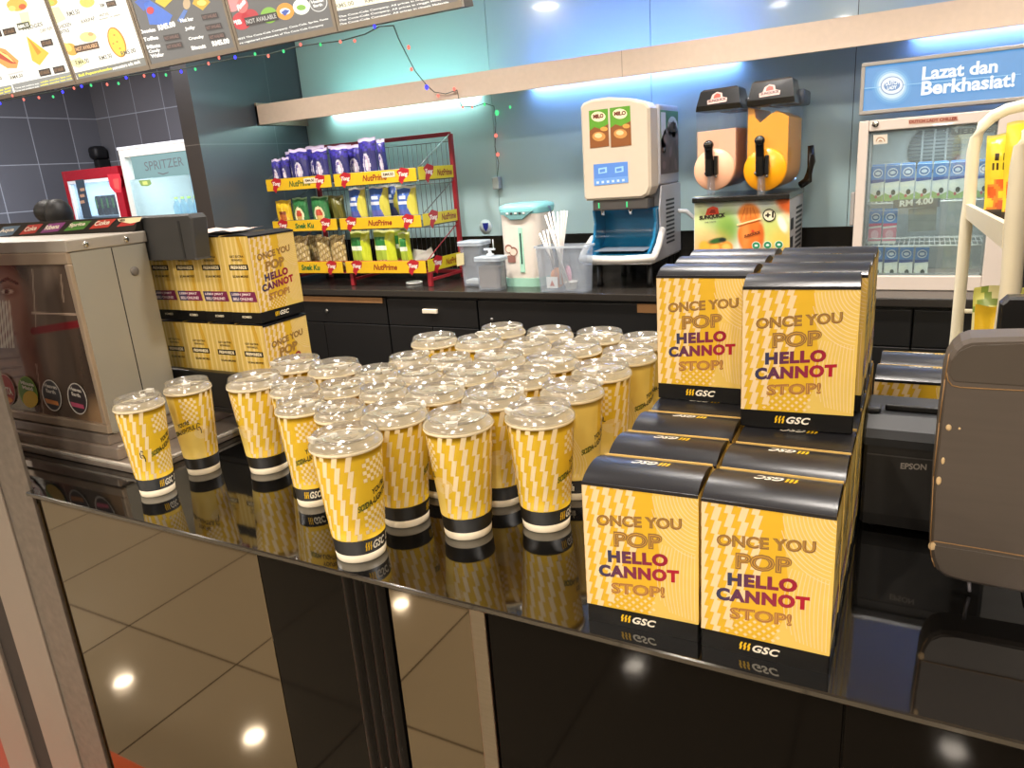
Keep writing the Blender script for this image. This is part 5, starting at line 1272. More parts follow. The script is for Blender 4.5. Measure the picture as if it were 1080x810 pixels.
s.poly([P_(626, 173.5), P_(662, 170.3), P_(662.6, 192.4), P_(626.6, 196)], '#2f86e0')
pflat(s, [(626.2, 188.8), (662.5, 185.5), (662.6, 192.4), (626.6, 196)], P_, '#5aa0ea', 2)
for x, y in ((631, 176), (648.5, 175)): pflat(s, [(x, y + 1.6), (x + 9, y), (x + 9.2, y + 6), (x + .2, y + 7.5)], P_, '#9fd8f0', 2); pflat(s, [(x + 1.5, y + 3), (x + 7, y + 2), (x + 7.2, y + 5), (x + 1.7, y + 6)], P_, '#2f86e0', 3)
for k in range(6): x = 629 + k * 5.4; pflat(s, [(x, 191.5 - k * .5), (x + 2.6, 191.2 - k * .5), (x + 2.8, 193.6 - k * .5), (x + .2, 194 - k * .5)], P_, '#dff0ff', 3)
cd.part('touch_screen', s, printed('lit_screen', .2, emit=1.0), hp, label='lit blue touch screen')
# nozzle block and the blue bay
nb = MB().box(ml + .04, mr_ - .02, ym + .012, ym + .12, zb_ - .05, zb_ - .0005, bev=.006); np_ = cd.part('nozzle_block', nb, mat('dark_grey_moulding', '#4a4642', .35))
for px in (632.5, 662):
    q = at(px, 218, ym + .02); cd.part('nozzle', MB().lathe([(.012, zb_ - .0505), (.010, zb_ - .075), (0, zb_ - .075)], 14, (q.x, ym + .06, 0)), mat('chrome', '#d5d2cc', .12, 1), np_)
    cd.part('indicator_light', MB().box(q.x - .003, q.x + .003, ym + .008, ym + .0115, zb_ - .038, zb_ - .012), lamp_mat('bulb_green', '#58e08c', 1.3), np_)
zl0 = at(650, 273, ym - .04).z
M_blue = mat('blue_bay_plastic', '#1f6f98', .18, var=.2, scale=12, coat=.4)
bay = MB()
bx0, bx1 = ml + .03, mr_ - .012; ztop = zb_ - .0505; yback = ym + .20
n = 14; vs = []
for i in range(n + 1):
    t_ = i / n; a = PI / 2 * t_
    yy = yback - .16 * (1 - math.cos(a)) if False else None
prof_ = [(yback, ztop), (yback, zl0 + .12), (yback - .01, zl0 + .075), (yback - .035, zl0 + .045), (yback - .07, zl0 + .032), (ym - .03, zl0 + .016)]
for y, z in prof_: vs += [(bx0, y, z), (bx1, y, z)]
bay.add(vs, [(2 * i, 2 * i + 1, 2 * i + 3, 2 * i + 2) for i in range(len(prof_) - 1)], '#ffffff', 0, True)
bp_ = cd.part('drip_bay', bay, M_blue)
for nm, xx, d in (('left', bx0, -1), ('right', bx1, 1)):
    w_ = MB(); side = [(yback + .01, ztop), (ym + .06, ztop), (ym + .075, zl0 + .16), (ym + .05, zl0 + .09), (ym - .01, zl0 + .045), (ym - .045, zl0 + .03), (ym - .045, zl0 - .005), (yback + .01, zl0 - .005)]
    w_.prism(side, lambda u, v, dd: (xx + d * dd, u, v), 0.0, .012, bev=.003); cd.part('bay_cheek', w_, M_blue if d < 0 else M_blue, bp_)
lip = MB()
LP = []
for i in range(9):
    t_ = i / 8; x = bx0 - .035 + (bx1 - bx0 + .07) * t_; LP.append((x, ym - .05 - .018 * math.sin(PI * t_), zl0 + .004 - .006 * math.sin(PI * t_)))
LP = [(bx0 - .03, ym + .10, zl0 + .085), (bx0 - .034, ym + .02, zl0 + .045), (bx0 - .036, ym - .03, zl0 + .015)] + LP + [(bx1 + .036, ym - .03, zl0 + .015), (bx1 + .034, ym + .04, zl0 + .055), (bx1 + .030, ym + .11, zl0 + .12)]
lip.tube(LP, .016, 8, ry=.02)
cd.part('drip_lip', lip, mat('white_moulding', '#d8d2c8', .35), label='white curved lip of the drip bay')
cd.part('drip_grate', MB().box(bx0 + .02, bx1 - .02, ym - .02, yback - .06, zl0 + .0335, zl0 + .036), mat('grey_grate', '#77808a', .35), bp_)
lb = MB(); lb.prism([(ym + .02, zl0 - .022), (yk, zl0 - .022), (yk, zb_ + .048), (ym + .135, zb_ + .048), (ym + .10, zb_ - .06), (ym + .11, zl0 + .13), (ym + .07, zl0 + .05)], lambda u, v, d: (d, u, v), mr_ + .0025, mr_ + .010, bev=.002)
lw = cd.part('side_panel', lb, M_gside)
for k in range(11):
    z = zl0 + .04 + k * .0205; cd.part('vent_slot', MB().box(mr_ + .0102, mr_ + .0108, ym + .20, ym + .34, z, z + .010), mat('dark_slot', '#2c2c2e', .6), lw)
cd.part('lower_body', MB().box(ml + .01, mr_ + .002, yback + .012, yk, zl0 - .022, zb_ + .049, bev=.008), M_gside)
cd.part('base_plate', MB().box(ml - .005, mr_ + .005, ym - .035, yk - .01, zl0 - .030, zl0 - .0225, bev=.003), mat('white_moulding', '#d8d2c8', .35))
for x, y in ((ml + .05, ym + .05), (mr_ - .03, ym + .05), (ml + .05, yk - .06), (mr_ - .03, yk - .06)):
    cd.part('leg', MB().lathe([(0, BC), (.018, BC), (.014, BC + .02), (.014, zl0 - .031), (0, zl0 - .031)], 14, (x, y, 0)), M_black)
# hose behind
q0 = at(718, 222, 3.8)
single('drain_hose', MB().tube([(mr_ + .024, 3.78, q0.z), (mr_ + .06, 3.80, q0.z - .004), (mr_ + .11, 3.81, q0.z - .05), (mr_ + .13, 3.82, q0.z - .16), (mr_ + .13, 3.82, BC + .012)], .011, 10), mat('white_plastic', '#dcdcd8', .35), 'white hose hanging between the cocoa machine and the juice machine', 'hose', (mr_ + .13, 3.82, BC))
# ================================================================ juice dispenser
yj = 3.38
jl, jr_ = at(732, 215, yj).x, at(833, 212, yj).x; jt = at(780, 207, yj).z; yk = 3.82
jd = Thing('juice_dispenser', 'twin bowl juice dispenser with peach and orange drinks on the back counter', 'drink dispenser', ((jl + jr_) / 2, 3.6, BC))
M_jb = mat('black_moulding', '#141312', .22, coat=.3)
jd.part('base', MB().box(jl + .004, jr_ - .004, yj + .006, yk, BC + .045, jt - .0205, bev=.004), M_gside)
for x in (jl + .04, jr_ - .04):
    for y in (yj + .05, yk - .05): jd.part('foot', MB().lathe([(0, BC), (.016, BC), (.014, BC + .0445), (0, BC + .0445)], 12, (x, y, 0)), M_black)
jd.part('drip_tray', MB().box(jl - .002, jr_ + .002, yj - .03, yk - .02, jt - .02, jt + .004, bev=.004), M_jb)
fp_ = MB(); P_ = plane_y(yj + .0005); zb0 = BC + .05
fp_.box(jl, jr_, yj + .001, yj + .0055, zb0, jt - .021, '#dfe0d6')
def J(pts, c, l=1): pflat(fp_, pts, P_, c, l)
def juice(x, y):
    S = lambda *a, **k: softm(x, y, *a, **k); G = lambda *a: segm(x, y, *a)
    L = [('#c3cf86', S(740, 236, 14, 22, .7) * .9), ('#8fae55', S(765, 238, 16, 20, .7)), ('#6d9440', S(768, 244, 9, 12, .8) * .8), ('#b9c25a', S(815, 244, 20, 22, .7) * .9), ('#d9b24a', S(828, 258, 16, 16, .8) * .9),
         ('#e09a4a', S(745, 262, 22, 16, .8) * .8), ('#dc7230', max(0, min(1, (y - 262) / 12))), ('#a9b4b4', S(754, 206, 12, 14, .3) * .9), ('#a9b4b4', S(808, 204, 10, 13, .3) * .9),
         ('#e58a36', S(830, 208, 12, 22, .4, rot=-.5)), ('#ec6a2c', S(827, 212, 7, 12, .5, rot=-.5)), ('#ece6cf', S(825, 236, 4, 9, .4, rot=-.4)),
         ('#e2792a', S(754, 262, 8, 7.5, .2)), ('#f0a94a', S(754, 262, 5.5, 5, .4)), ('#e58a2c', S(766, 261, 7, 6.5, .2)), ('#f3b45c', S(766, 261, 4.5, 4, .4)), ('#eba63a', S(743, 260, 6, 6, .3)), ('#b8431f', S(760, 267, 5, 4, .4)),
         ('#2f5a2a', S(756, 254, 9, 3, .4, rot=-.2)), ('#1f2a24', S(762, 253, 4, 2.4, .4)),
         ('#e0863a', S(790, 226, 12, 12, .2)), ('#d8702a', S(792, 248, 14, 20, .14)), ('#e58e48', S(786, 246, 4, 16, .7) * .7), ('#b9541e', S(803, 250, 3, 16, .7) * .6)]
    for k in range(4): L.append(('#c25f24', G(781 + k * 5.5, 233 - k * 1.2, 786 + k * 2.6, 219, .7, .6) * .8))
    return blend([(h, min(1, max(0, k))) for h, k in L], x, y, '#d3d8cc')
raster(fp_, P_, 732.6, 832.8, 207, 276, 84, 58, juice, 1)
J([(777, 236.5), (803, 229.5), (803.4, 231), (777.4, 238.2)], '#f2c98c', 7); ptext(fp_, 'SUNQUICK', P_, (785, 251.5), (802, 246.5), 3.6, '#5c2a1c', .05, l=7); J(ell(794, 243.6, 1.6, 1.2, 12), '#c9452c', 7)
J([(744, 227), (746, 220), (752, 217.5), (757, 219), (758.5, 226)], '#c9452c', 4); J([(748, 225), (750, 221), (754, 221), (755, 225)], '#8c2c1c', 5)
ptext(fp_, 'SUNQUICK', P_, (737.5, 233), (765, 229.5), 5.2, '#2c241c', .06, l=5); ptext(fp_, 'THE TASTE', P_, (743, 235.6), (755, 234.4), 1.6, '#5a5248', .02, l=5)
J(ell(811.3, 227, 7, 6.8, 24), '#26201c', 6); J(ell(811.3, 227, 5.9, 5.7, 24), '#dfd6b4', 7); ptext(fp_, '+1', P_, (807, 230.5), (816, 229.5), 6.5, '#26201c', .06, l=8)
for cx_ in (797.5, 809.5, 821.5): J(ell(cx_, 259 - (cx_ - 797) * .04, 4.6, 4.3, 20), '#dfe0cc', 6); J(ell(cx_, 259 - (cx_ - 797) * .04, 4, 3.7, 20), '#2f7d56', 7); J(ell(cx_, 259 - (cx_ - 797) * .04, 1.8, 1.2, 12), '#cfe0d0', 8)
jd.part('front_panel', fp_, printed('machine_print', .3), label='printed front panel with oranges and lettering')
sv = MB()
for k in range(12):
    z = BC + .09 + k * .022
    sv.box(jr_ - .0038, jr_ - .0030, yj + .22, yk - .04, z, z + .011)
sv.box(jr_ - .0038, jr_ - .003, yj + .07, yj + .15, jt - .16, jt - .11); sv.box(jr_ - .0038, jr_ - .003, yj + .07, yj + .15, jt - .24, jt - .19)
jd.part('side_vents', sv, mat('dark_slot', '#2c2c2e', .6))
M_bowl = glassy('clear_bowl', '#f8fafc', .035, '#e8eef4', .06, .10)
M_peach = mat('peach_drink', '#efb48f', .3, var=.03, scale=4); M_orange = mat('orange_drink', '#f2a012', .3, var=.05, scale=4)
ppm = (jr_ - jl) / 101.0
for k, (pcx, jm, lev, nm) in enumerate(((753.5, M_peach, (118 + 20), 'left'), (807, M_orange, 121, 'right'))):
    yb0 = yj + .005
    ctr = at(pcx, 179, yb0); r = 21.5 * ppm; zt0 = at(pcx + 6, (116, 110)[k], yb0).z; zlid = at(pcx + 5, (93, 84)[k], yb0).z
    hw = .082; cx_ = ctr.x + .022; zc = ctr.z
    # bowl outline: a round cylinder below, a straight hopper above
    def outline(s):
        o = []
        for i in range(25):
            a = -PI + PI * i / 24
            o.append((ctr.x + .006 + r * s * math.cos(a), zc + r * s * math.sin(a)))
        R_ = ctr.x + .006 + r * s; L_ = ctr.x + .006 - r * s
        o += [(R_, zc + r * .75), (R_, zt0), (L_, zt0), (L_, zc + r * .75)]
        return o
    ob = outline(1.0)
    bw = MB(); bw.prism(ob, lambda u, v, d: (u, d, v), yb0, yk - .04, bev=.004)
    bo = jd.part('bowl', bw, M_bowl, label=f'clear {nm} bowl')
    zlev = at(pcx, lev, yb0).z
    oi = outline(.95); liq = [(u, v) for u, v in oi if v < zlev - .0001]
    Rr = max(u for u, v in oi if v > zc + r * .7); Lr = min(u for u, v in oi if v > zc + r * .7)
    liq = liq[:-1] if liq[-1][1] > zc + r * .7 and len(liq) > 26 else liq
    if k == 0: top = [(Rr, zlev + .006), ((Rr + Lr) / 2, zlev + .003), (Lr, zlev)]
    else: top = [(Rr, zlev - .016), (Rr - .02, zlev - .002), (Rr - .05, zlev + .012), ((Rr + Lr) / 2 + .005, zlev - .002), (Lr + .05, zlev - .030), (Lr + .032, zlev - .01), (Lr + .026, zlev + .028), (Lr, zlev + .036)]
    base_pts = [(u, v) for u, v in oi[:25]] + [(Rr, zc + r * .75)]
    lq = MB(); lq.prism(base_pts + top + [(Lr, zc + r * .75)], lambda u, v, d: (u, d, v), yb0 + .006, yk - .05, bev=.002)
    jd.part('drink', lq, jm, bo, label=('peach drink' if k == 0 else 'orange drink'))
    # round front cap of the cylinder, tap, spout
    cap = MB(); cap.lathe([(0, yb0 - .014), (r * .96, yb0 - .014), (r * 1.02, yb0 - .006), (r * 1.02, yb0 - .0005)], 36, (ctr.x, 0, zc), axis='y')
    jd.part('front_cap', cap, jm, bo, label='round ' + ('peach' if k == 0 else 'orange') + ' front of the bowl')
    tx = at(pcx - 5.5, 165, yb0 - .04).x; z1 = at(pcx - 5, 149 if k == 0 else 144, yb0 - .05).z; z0_ = at(pcx - 4, 186, yb0 - .05).z
    tp = MB(); tp.prism([(yb0 - .015, z0_), (yb0 - .045, z0_), (yb0 - .052, (z0_ + z1) / 2), (yb0 - .064, z1 - .03), (yb0 - .058, z1), (yb0 - .036, z1 - .004), (yb0 - .03, (z0_ + z1) / 2), (yb0 - .015, z0_ + .06)], lambda u, v, d: (d, u, v), tx - .017, tx + .017, bev=.006)
    tp.lathe([(0, yb0 - .066), (.019, yb0 - .066), (.021, yb0 - .05), (.019, yb0 - .034), (0, yb0 - .034)], 18, (tx, 0, z1 - .016), axis='y')
    tp.box(tx + .018, tx + .036, yb0 - .04, yb0 - .0145, z0_ + .005, z0_ + .085, bev=.004)
    tap = jd.part('tap', tp, M_jb, bo, label='black tap handle')
    jd.part('tap_shine', MB().box(tx - .013, tx + .013, yb0 - .0685, yb0 - .0662, z1 - .014, z1 - .010), mat('chrome', '#d5d2cc', .12, 1), tap)
    sp_z = at(pcx - 3, 206, yb0 - .03).z
    jd.part('spout', MB().lathe([(.017, z0_), (.019, sp_z), (.016, sp_z), (.014, z0_)], 16, (tx + .006, yb0 - .03, 0)), M_bowl, bo)
    jd.part('bolt', MB().ball((tx - .02, yb0 - .02, z0_ + .014), .008, .008, .008, 8, 6).ball((tx + .028, yb0 - .03, z0_ + .0), .008, .008, .008, 8, 6), mat('chrome', '#d5d2cc', .12, 1), tap)
    # black sloping lid
    L_, R_ = ctr.x + .012 - hw - .008, ctr.x + .02 + hw + .010
    lm = MB(); y0l, y1l = yb0 - .016, yb0 + .17
    vs = [(L_, y0l, zt0), (R_, y0l, zt0), (R_, y1l, zt0), (L_, y1l, zt0), (L_ + .004, y0l - .003, zt0 + .022), (R_ - .002, y0l - .003, zt0 + .022), (R_ - .002, y1l, zt0 + .022), (L_ + .004, y1l, zt0 + .022),
          (L_ + .016, y0l + .02, zlid - .008), (R_ - .014, y0l + .02, zlid - .004), (R_ - .014, y1l - .02, zlid - .004), (L_ + .016, y1l - .02, zlid - .008), (L_ + .026, y0l + .032, zlid), (R_ - .024, y0l + .032, zlid + .004), (R_ - .024, y1l - .03, zlid + .004), (L_ + .026, y1l - .03, zlid)]
    fs = [(r_ * 4 + i, r_ * 4 + (i + 1) % 4, r_ * 4 + 4 + (i + 1) % 4, r_ * 4 + 4 + i) for r_ in range(3) for i in range(4)] + [(3, 2, 1, 0), (12, 13, 14, 15)]
    lm.add(vs, fs)
    lo = jd.part('lid', lm, M_jb, bo, label=f'black lid of the {nm} bowl')
    lg = MB(); zc2 = (zt0 + zlid) / 2 + .004; ax = (L_ + R_) / 2 - .004
    slope = (.02 + .003) / (zlid - zt0 - .026)
    fl2 = lambda u, v, l=1: (ax + u, y0l - .003 + (zc2 + v - zt0 - .022) * slope - .001 - .0006 * l, zc2 + v)
    lg.flat([(-.040, -.022), (.040, -.018), (.042, -.002), (.022, .004), (.018, .020), (-.004, .026), (-.022, .016), (-.028, -.002), (-.042, -.006)], lambda a, b: fl2(a, b, 1), '#caa79c')
    lg.flat([(-.016, .0), (.014, .003), (.012, .016), (-.004, .021), (-.014, .013)], lambda a, b: fl2(a, b, 2), '#b9412f'); lg.text('SUNQUICK', lambda a, b: fl2(a, b + a * .06, 2), -.036, .038, -.015, -.002, '#4c2a24', .05)
    jd.part('lid_badge', lg, printed('sticker_print', .3), lo)
    jd.part('rear_cover', MB().box(L_ + .05, R_ + .012, y1l + .003, yk - .06, zt0 - .002, zlid - .035, bev=.012, seg=3), glassy('smoky_cover', '#c5ccd4', .5, '#5a616a', .2, .06), bo)
jd.part('side_arm', MB().tube([(jr_ + .002, yj + .28, jt + .02), (jr_ + .03, yj + .30, jt + .04), (jr_ + .042, yj + .31, jt + .12), (jr_ + .036, yj + .31, jt + .19)], [.016, .02, .018, .013], 10), M_jb)
# ================================================================ small chiller with lit header
yc = 3.42
hx0, hx1 = at(907.3, 95, yc).x, .36
hz1, hz0 = at(908, 67, yc).z, at(906.8, 121.5, yc).z
fx0, fx1 = at(905, 150, yc).x, .34
fz1 = at(906.8, 128, yc).z; fz0 = at(926, 306, yc).z
fc = Thing('milk_chiller', 'small white glass door milk chiller with a lit blue header', 'chiller', ((fx0 + fx1) / 2, 3.64, BC))
M_ff = mat('warm_white_steel', '#c6b8ab', .4, var=.03)
fb = MB(); yk2 = 3.86
fb.box(fx0, fx0 + .03, yc + .041, yk2, fz0, fz1).box(fx1 - .03, fx1, yc + .041, yk2, fz0, fz1).box(fx0 + .03, fx1 - .03, yc + .041, yk2, fz1 - .03, fz1).box(fx0 + .03, fx1 - .03, yc + .041, yk2, fz0, fz0 + .03).box(fx0 + .03, fx1 - .03, yk2 - .02, yk2, fz0 + .03, fz1 - .03)
fc.part('body', fb, M_ff)
fc.part('base_grille', MB().box(fx0 + .005, fx1 - .005, yc + .02, yk2 - .02, BC, fz0 - .001, bev=.003), M_black) if fz0 - .001 > BC + .008 else None
gx0, gx1 = at(915.5, 150, yc).x, at(1041, 150, yc).x + .03
gz1, gz0 = at(916, 139, yc).z, at(928, 291, yc).z
dm = MB(); dm.box(fx0, gx0, yc, yc + .038, fz0, fz1, bev=.004).box(gx1, fx1, yc, yc + .038, fz0, fz1, bev=.004).box(gx0, gx1, yc, yc + .038, gz1, fz1, bev=.004).box(gx0, gx1, yc, yc + .038, fz0, gz0, bev=.004)
dr_ = fc.part('door', dm, M_ff)
fc.part('hinge_cover', MB().box(fx0 - .016, fx0 - .001, yc + .005, yc + .05, at(900, 238, yc).z, at(900, 203, yc).z, bev=.003), mat('grey_plastic', '#8f8b86', .4), dr_)
fc.part('glass', MB().box(gx0 + .001, gx1 - .001, yc + .012, yc + .017, gz0 + .001, gz1 - .001), glassy('chiller_glass', '#eef4f4', .05, '#dfe8ea', .04, .07), dr_)
fc.part('gasket', MB().box(gx0, gx0 + .008, yc + .018, yc + .03, gz0, gz1).box(gx1 - .008, gx1, yc + .018, yc + .03, gz0, gz1).box(gx0, gx1, yc + .018, yc + .03, gz1 - .008, gz1).box(gx0, gx1, yc + .018, yc + .03, gz0, gz0 + .008), mat('grey_gasket', '#8e8d8a', .5), dr_)
q = at(923.3, 131, yc - .004); fc.part('lock', MB().lathe([(0, yc - .006), (.011, yc - .006), (.013, yc - .001)], 18, (q.x, 0, q.z), axis='y'), mat('chrome', '#d5d2cc', .12, 1), dr_)
dp = MB(); P_ = plane_y(yc - .0004)
pflat(dp, [(958.3, 126.5), (1010, 122.5), (1010.4, 127.2), (958.6, 131.2)], P_, '#b98d78', 1); ptext(dp, 'DUTCH LADY CHILLER', P_, (959, 130.3), (1009.5, 126.5), 3.5, '#7c2a1e', .04, l=2)
fc.part('name_strip', dp, printed('sticker_print', .3), dr_, label='dark red lettering strip above the glass')
gp = MB(); P_ = plane_y(yc + .0115)
ptext(gp, 'LIEBHERR', P_, (1003, 142.4), (1063, 138.2), 6.2, '#565e5c', .06, l=1)
pflat(gp, [(921, 142.5), (936, 141.4), (936.2, 151.2), (921.4, 152.6)], P_, '#c9bfae', 1); 
for k in range(3): pflat(gp, ell(928.6 , 149.4, 5 - k * 1.4, 5 - k * 1.4, 12, PI, 2 * PI), P_, ('#a5846a', '#d8d0c0', '#a5846a')[k], 2 + k)
fc.part('glass_print', gp, printed('sticker_print', .3), dr_, label='grey lettering and a small sticker on the glass')
ps_ = MB(); P2 = plane_y(yc + .025)
pa, pb = P2(942.5, 210.8), P2(991, 218)
ps_.prism([(pa.x, pb.z), (pb.x, pb.z), (pb.x, pa.z), (pa.x, pa.z)], lambda u, v, d: (u, d, v), yc + .0205, yc + .024, '#6d706e')
PT = plane_y(yc + .0204); ptext(ps_, 'RM 4.00', PT, (948.5, 218.4), (984, 214.6), 6.8, '#e8e6da', .04, l=1)
fc.part('price_sign', ps_, printed('sticker_print', .3), dr_, label='dark price sign with pale lettering')
nt_ = MB(); pflat(nt_, [(958.5, 220.5), (988, 217.5), (987, 243), (957.5, 244.5)], plane_y(yc + .03), '#8f938a', 1)
for k in range(4): pflat(nt_, [(963, 226 + k * 4), (983, 224 + k * 4), (983, 225 + k * 4), (963, 227.2 + k * 4)], plane_y(yc + .03), '#74786f', 2)
fc.part('notice', nt_, glassy('faded_notice', '#d5d6cc', .55, '#8f938a', .5, .03), dr_)
fc.part('liner', MB().box(fx0 + .032, fx1 - .032, yk2 - .035, yk2 - .021, fz0 + .031, fz1 - .031), mat('grey_liner', '#aeb6b2', .45))
gr = MB(); q = at(985, 157, yk2 - .06)
gr.lathe([(0, yk2 - .05), (.10, yk2 - .05), (.10, yk2 - .036)], 32, (q.x, 0, q.z), axis='y', col='#8f9693')
for k in range(13):
    z = q.z - .09 + k * .015; hw_ = math.sqrt(max(.0001, .0098 - (z - q.z) ** 2)); gr.box(q.x - hw_, q.x + hw_, yk2 - .053, yk2 - .0495, z - .003, z + .003, '#525a58')
for k in (-1, 0, 1): gr.box(q.x + k * .045 - .004, q.x + k * .045 + .004, yk2 - .055, yk2 - .053, q.z - .085, q.z + .085, '#a0a6a2')
fc.part('fan_grille', gr, printed('grey_grille', .45))
area('milk_chiller_lamp', ((fx0 + fx1) / 2, yc + .12, fz1 - .035), 3.0, '#e6f2ff', .25)
yc2 = yc + .09
zS = [at(960, 211, yc2).z, at(960, 256.5, yc2).z, at(960, 291, yc2).z + .003]
for k, z in enumerate(zS[:2]):
    s = MB()
    for i in range(28): x = fx0 + .04 + (fx1 - fx0 - .08) * i / 27; s.tube([(x, yc + .06, z - .004), (x, yk2 - .06, z - .004)], .0022, 5)
    for y in (yc + .06, yc + .2, yk2 - .06): s.tube([(fx0 + .035, y, z - .008), (fx1 - .035, y, z - .008)], .004, 6)
    if k == 1: s.tube([(fx0 + .06, yc + .058, z - .008), (fx0 + .06, yc + .058, z + .025), (fx1 - .05, yc + .058, z + .025), (fx1 - .05, yc + .058, z - .008)], .003, 6)
    fc.part('wire_shelf', s, mat('white_wire', '#d8dad6', .35))
# header lightbox
hb = MB(); hb.box(hx0, hx1, yc + .012, yc + .13, hz0, hz1, bev=.003); hp_ = fc.part('header_box', hb, mat('header_metal', '#9a948c', .4, .3))
fz = .014; hf = MB()
hf.box(hx0, hx1, yc - .002, yc + .0115, hz1 - fz, hz1, bev=.002).box(hx0, hx1, yc - .002, yc + .0115, hz0, hz0 + fz, bev=.002).box(hx0, hx0 + fz, yc - .002, yc + .0115, hz0 + fz, hz1 - fz, bev=.002).box(hx1 - fz, hx1, yc - .002, yc + .0115, hz0 + fz, hz1 - fz, bev=.002)
fc.part('header_frame', hf, mat('header_metal', '#9a948c', .4, .3), hp_)
hl = MB(); P_ = plane_y(yc + .004)
hl.box(hx0 + fz, hx1 - fz, yc + .005, yc + .011, hz0 + fz, hz1 - fz, '#2f8fd2')
def HL(pts, c, l=1): pflat(hl, pts, P_, c, l)
for k, (r, c) in enumerate(((21, '#3f9ad8'), (18.5, '#62aee0'), (16, '#9accec'), (14, '#d8ebf5'))): HL(ell(940.5, 90.5, r, r * .96, 32), c, k + 1)
HL([(910, 93), (1077, 77.6), (1077, 78.4), (910, 94)], '#8cc8ee', 5)
HL(ell(940.8, 90.2, 12, 9.6, 30, rot=-.15), '#4f7fb4', 6); HL(ell(940.8, 90.2, 11.2, 8.8, 30, rot=-.15), '#eef4f8', 7); HL(ell(940.8, 90.2, 8.6, 5.4, 26, rot=-.15), '#5a8cc0', 8)
ptext(hl, 'DUTCH', P_, (934, 90.6), (948, 88.6), 4.6, '#f2f7fa', .06, l=9); ptext(hl, 'LADY', P_, (935.5, 95), (946, 93.4), 3.8, '#f2f7fa', .06, l=9)
ptext(hl, 'Lazat dan', P_, (972, 85), (1052, 76.5), 14.5, '#f4fafc', .035, l=6); ptext(hl, 'Berkhasiat!', P_, (971, 101), (1070, 91.5), 15.5, '#f4fafc', .035, l=6)
fc.part('lit_face', hl, printed('lit_header_blue', .3, emit=.95), hp_, label='lit blue face with white lettering')
# milk cartons
M_milk = printed('milk_carton_print', .35)
def milk(x, y, z, w_, h_, pink, label, grp):
    t = Thing('milk_carton', label, 'milk carton', (x, y, z), grp)
    b = MB(); d_ = w_ * .85
    b.box(x - w_ / 2, x + w_ / 2, y, y + d_, z, z + h_, '#dfe3da')
    f = lambda u, v, l=1: (x - w_ / 2 + u * w_, y - .0004 * l, z + v * h_)
    q = lambda pts, c, l=1: b.flat(pts, lambda a, c_: f(a, c_, l), c)
    q([(0, .60), (1, .60), (1, 1), (0, 1)], '#4f86c4'); q([(0, .52), (1, .555), (1, .62), (0, .62)], '#2c4f94' if not pink else '#c95a72', 2)
    q(ell(.5, .80, .36, .13, 20), '#d8e2ea', 2); q(ell(.5, .80, .30, .095, 20), '#4a6fa0', 3); q(ell(.5, .80, .2, .05, 16), '#cfdbe6', 4)
    if pink: q([(0, .08), (1, .08), (1, .5), (0, .46)], '#d98a98', 2); q(ell(.5, .28, .3, .14, 16), '#e6b9bf', 3)
    else: q(ell(.62, .24, .16, .08, 14), '#2f3a2c', 3); q([(0, .0), (1, .0), (1, .2), (.6, .12), (0, .24)], '#8fae6a', 2); q(ell(.45, .13, .1, .05, 12), '#b5565c', 4); q(ell(.35, .36, .3, .1, 14), '#e8ead8', 2)
    t.part('carton', b, M_milk)
    t.part('top_flap', MB().box(x - w_ / 2 + .002, x + w_ / 2 - .002, y + d_ * .42, y + d_ * .58, z + h_ + .0003, z + h_ + .007, '#5a90cc', bev=.001), M_milk)
    return t
nn = ['first', 'second', 'third', 'fourth', 'fifth', 'sixth', 'seventh']
for k, (a, b) in enumerate(((918, 932.5), (933, 948.5), (949, 964.5), (965.5, 982), (983, 999.5), (1000.5, 1017), (1029, 1044))):
    xa, xb = at(a, 195, yc2).x, at(b, 195, yc2).x; milk((xa + xb) / 2, yc2, zS[0], xb - xa - .002, at(a, 176 - k * .9, yc2).z - zS[0] - .0, False, f'blue milk carton on the top shelf of the small chiller, {nn[k]} from the left', 'milk cartons on the top shelf')
for k, (a, b) in enumerate(((916, 930), (931, 946))):
    xa, xb = at(a, 240, yc2).x, at(b, 240, yc2).x; milk(max((xa + xb) / 2, fx0 + .037 + (xb - xa) / 2), yc2, zS[1], xb - xa - .002, at(a, 222.5, yc2).z - zS[1], True, f'pink milk carton on the middle shelf of the small chiller, {["left", "right"][k]} of the two', 'pink milk cartons on the middle shelf')
for k, (a, b) in enumerate(((917.5, 931), (932.5, 947), (948, 963), (964.5, 979.5))):
    xa, xb = at(a, 275, yc2).x, at(b, 275, yc2).x; milk((xa + xb) / 2, yc2, fz0 + .0305, xb - xa - .002, at(a, 261, yc2).z - fz0 - .0305, False, f'blue milk carton on the bottom of the small chiller, {nn[k]} from the left', 'milk cartons at the bottom of the chiller')
# ================================================================ white trolley with arched ends
M_tr = mat('ivory_powder_coat', '#ddd2b6', .35, var=.03)
Yn, Yr = 1.55, 2.25
tn_ = Thing('trolley', 'ivory metal trolley with arched tube ends behind the counter at right', 'trolley', (.38, 1.9, -1.05))
def arch(Y, pts, r, wx):
    return MB().tube([at(px, py, Y) for px, py in pts], r, 10, ry=r)
far_ = [(1019.5, 232), (1022.5, 212), (1026.5, 160), (1030, 146), (1037, 132), (1047, 123), (1062, 115.5), (1080, 111)]
P_far = [at(px, py, Yr) for px, py in far_]
legx = at(1010, 345, Yr)
P_far = [Vector((at(1009, 350, Yr).x - .012, Yr, -1.03)), at(1009, 350, Yr)] + P_far
xr_ = P_far[-1].x + .55
ztop_ = P_far[-1].z
P_far += [Vector((P_far[-1].x + .06, Yr, ztop_ + .008)), Vector((xr_ - .12, Yr, ztop_ + .008)), Vector((xr_ - .04, Yr, ztop_ - .03)), Vector((xr_, Yr, ztop_ - .12)), Vector((xr_ + .02, Yr, -1.03))]
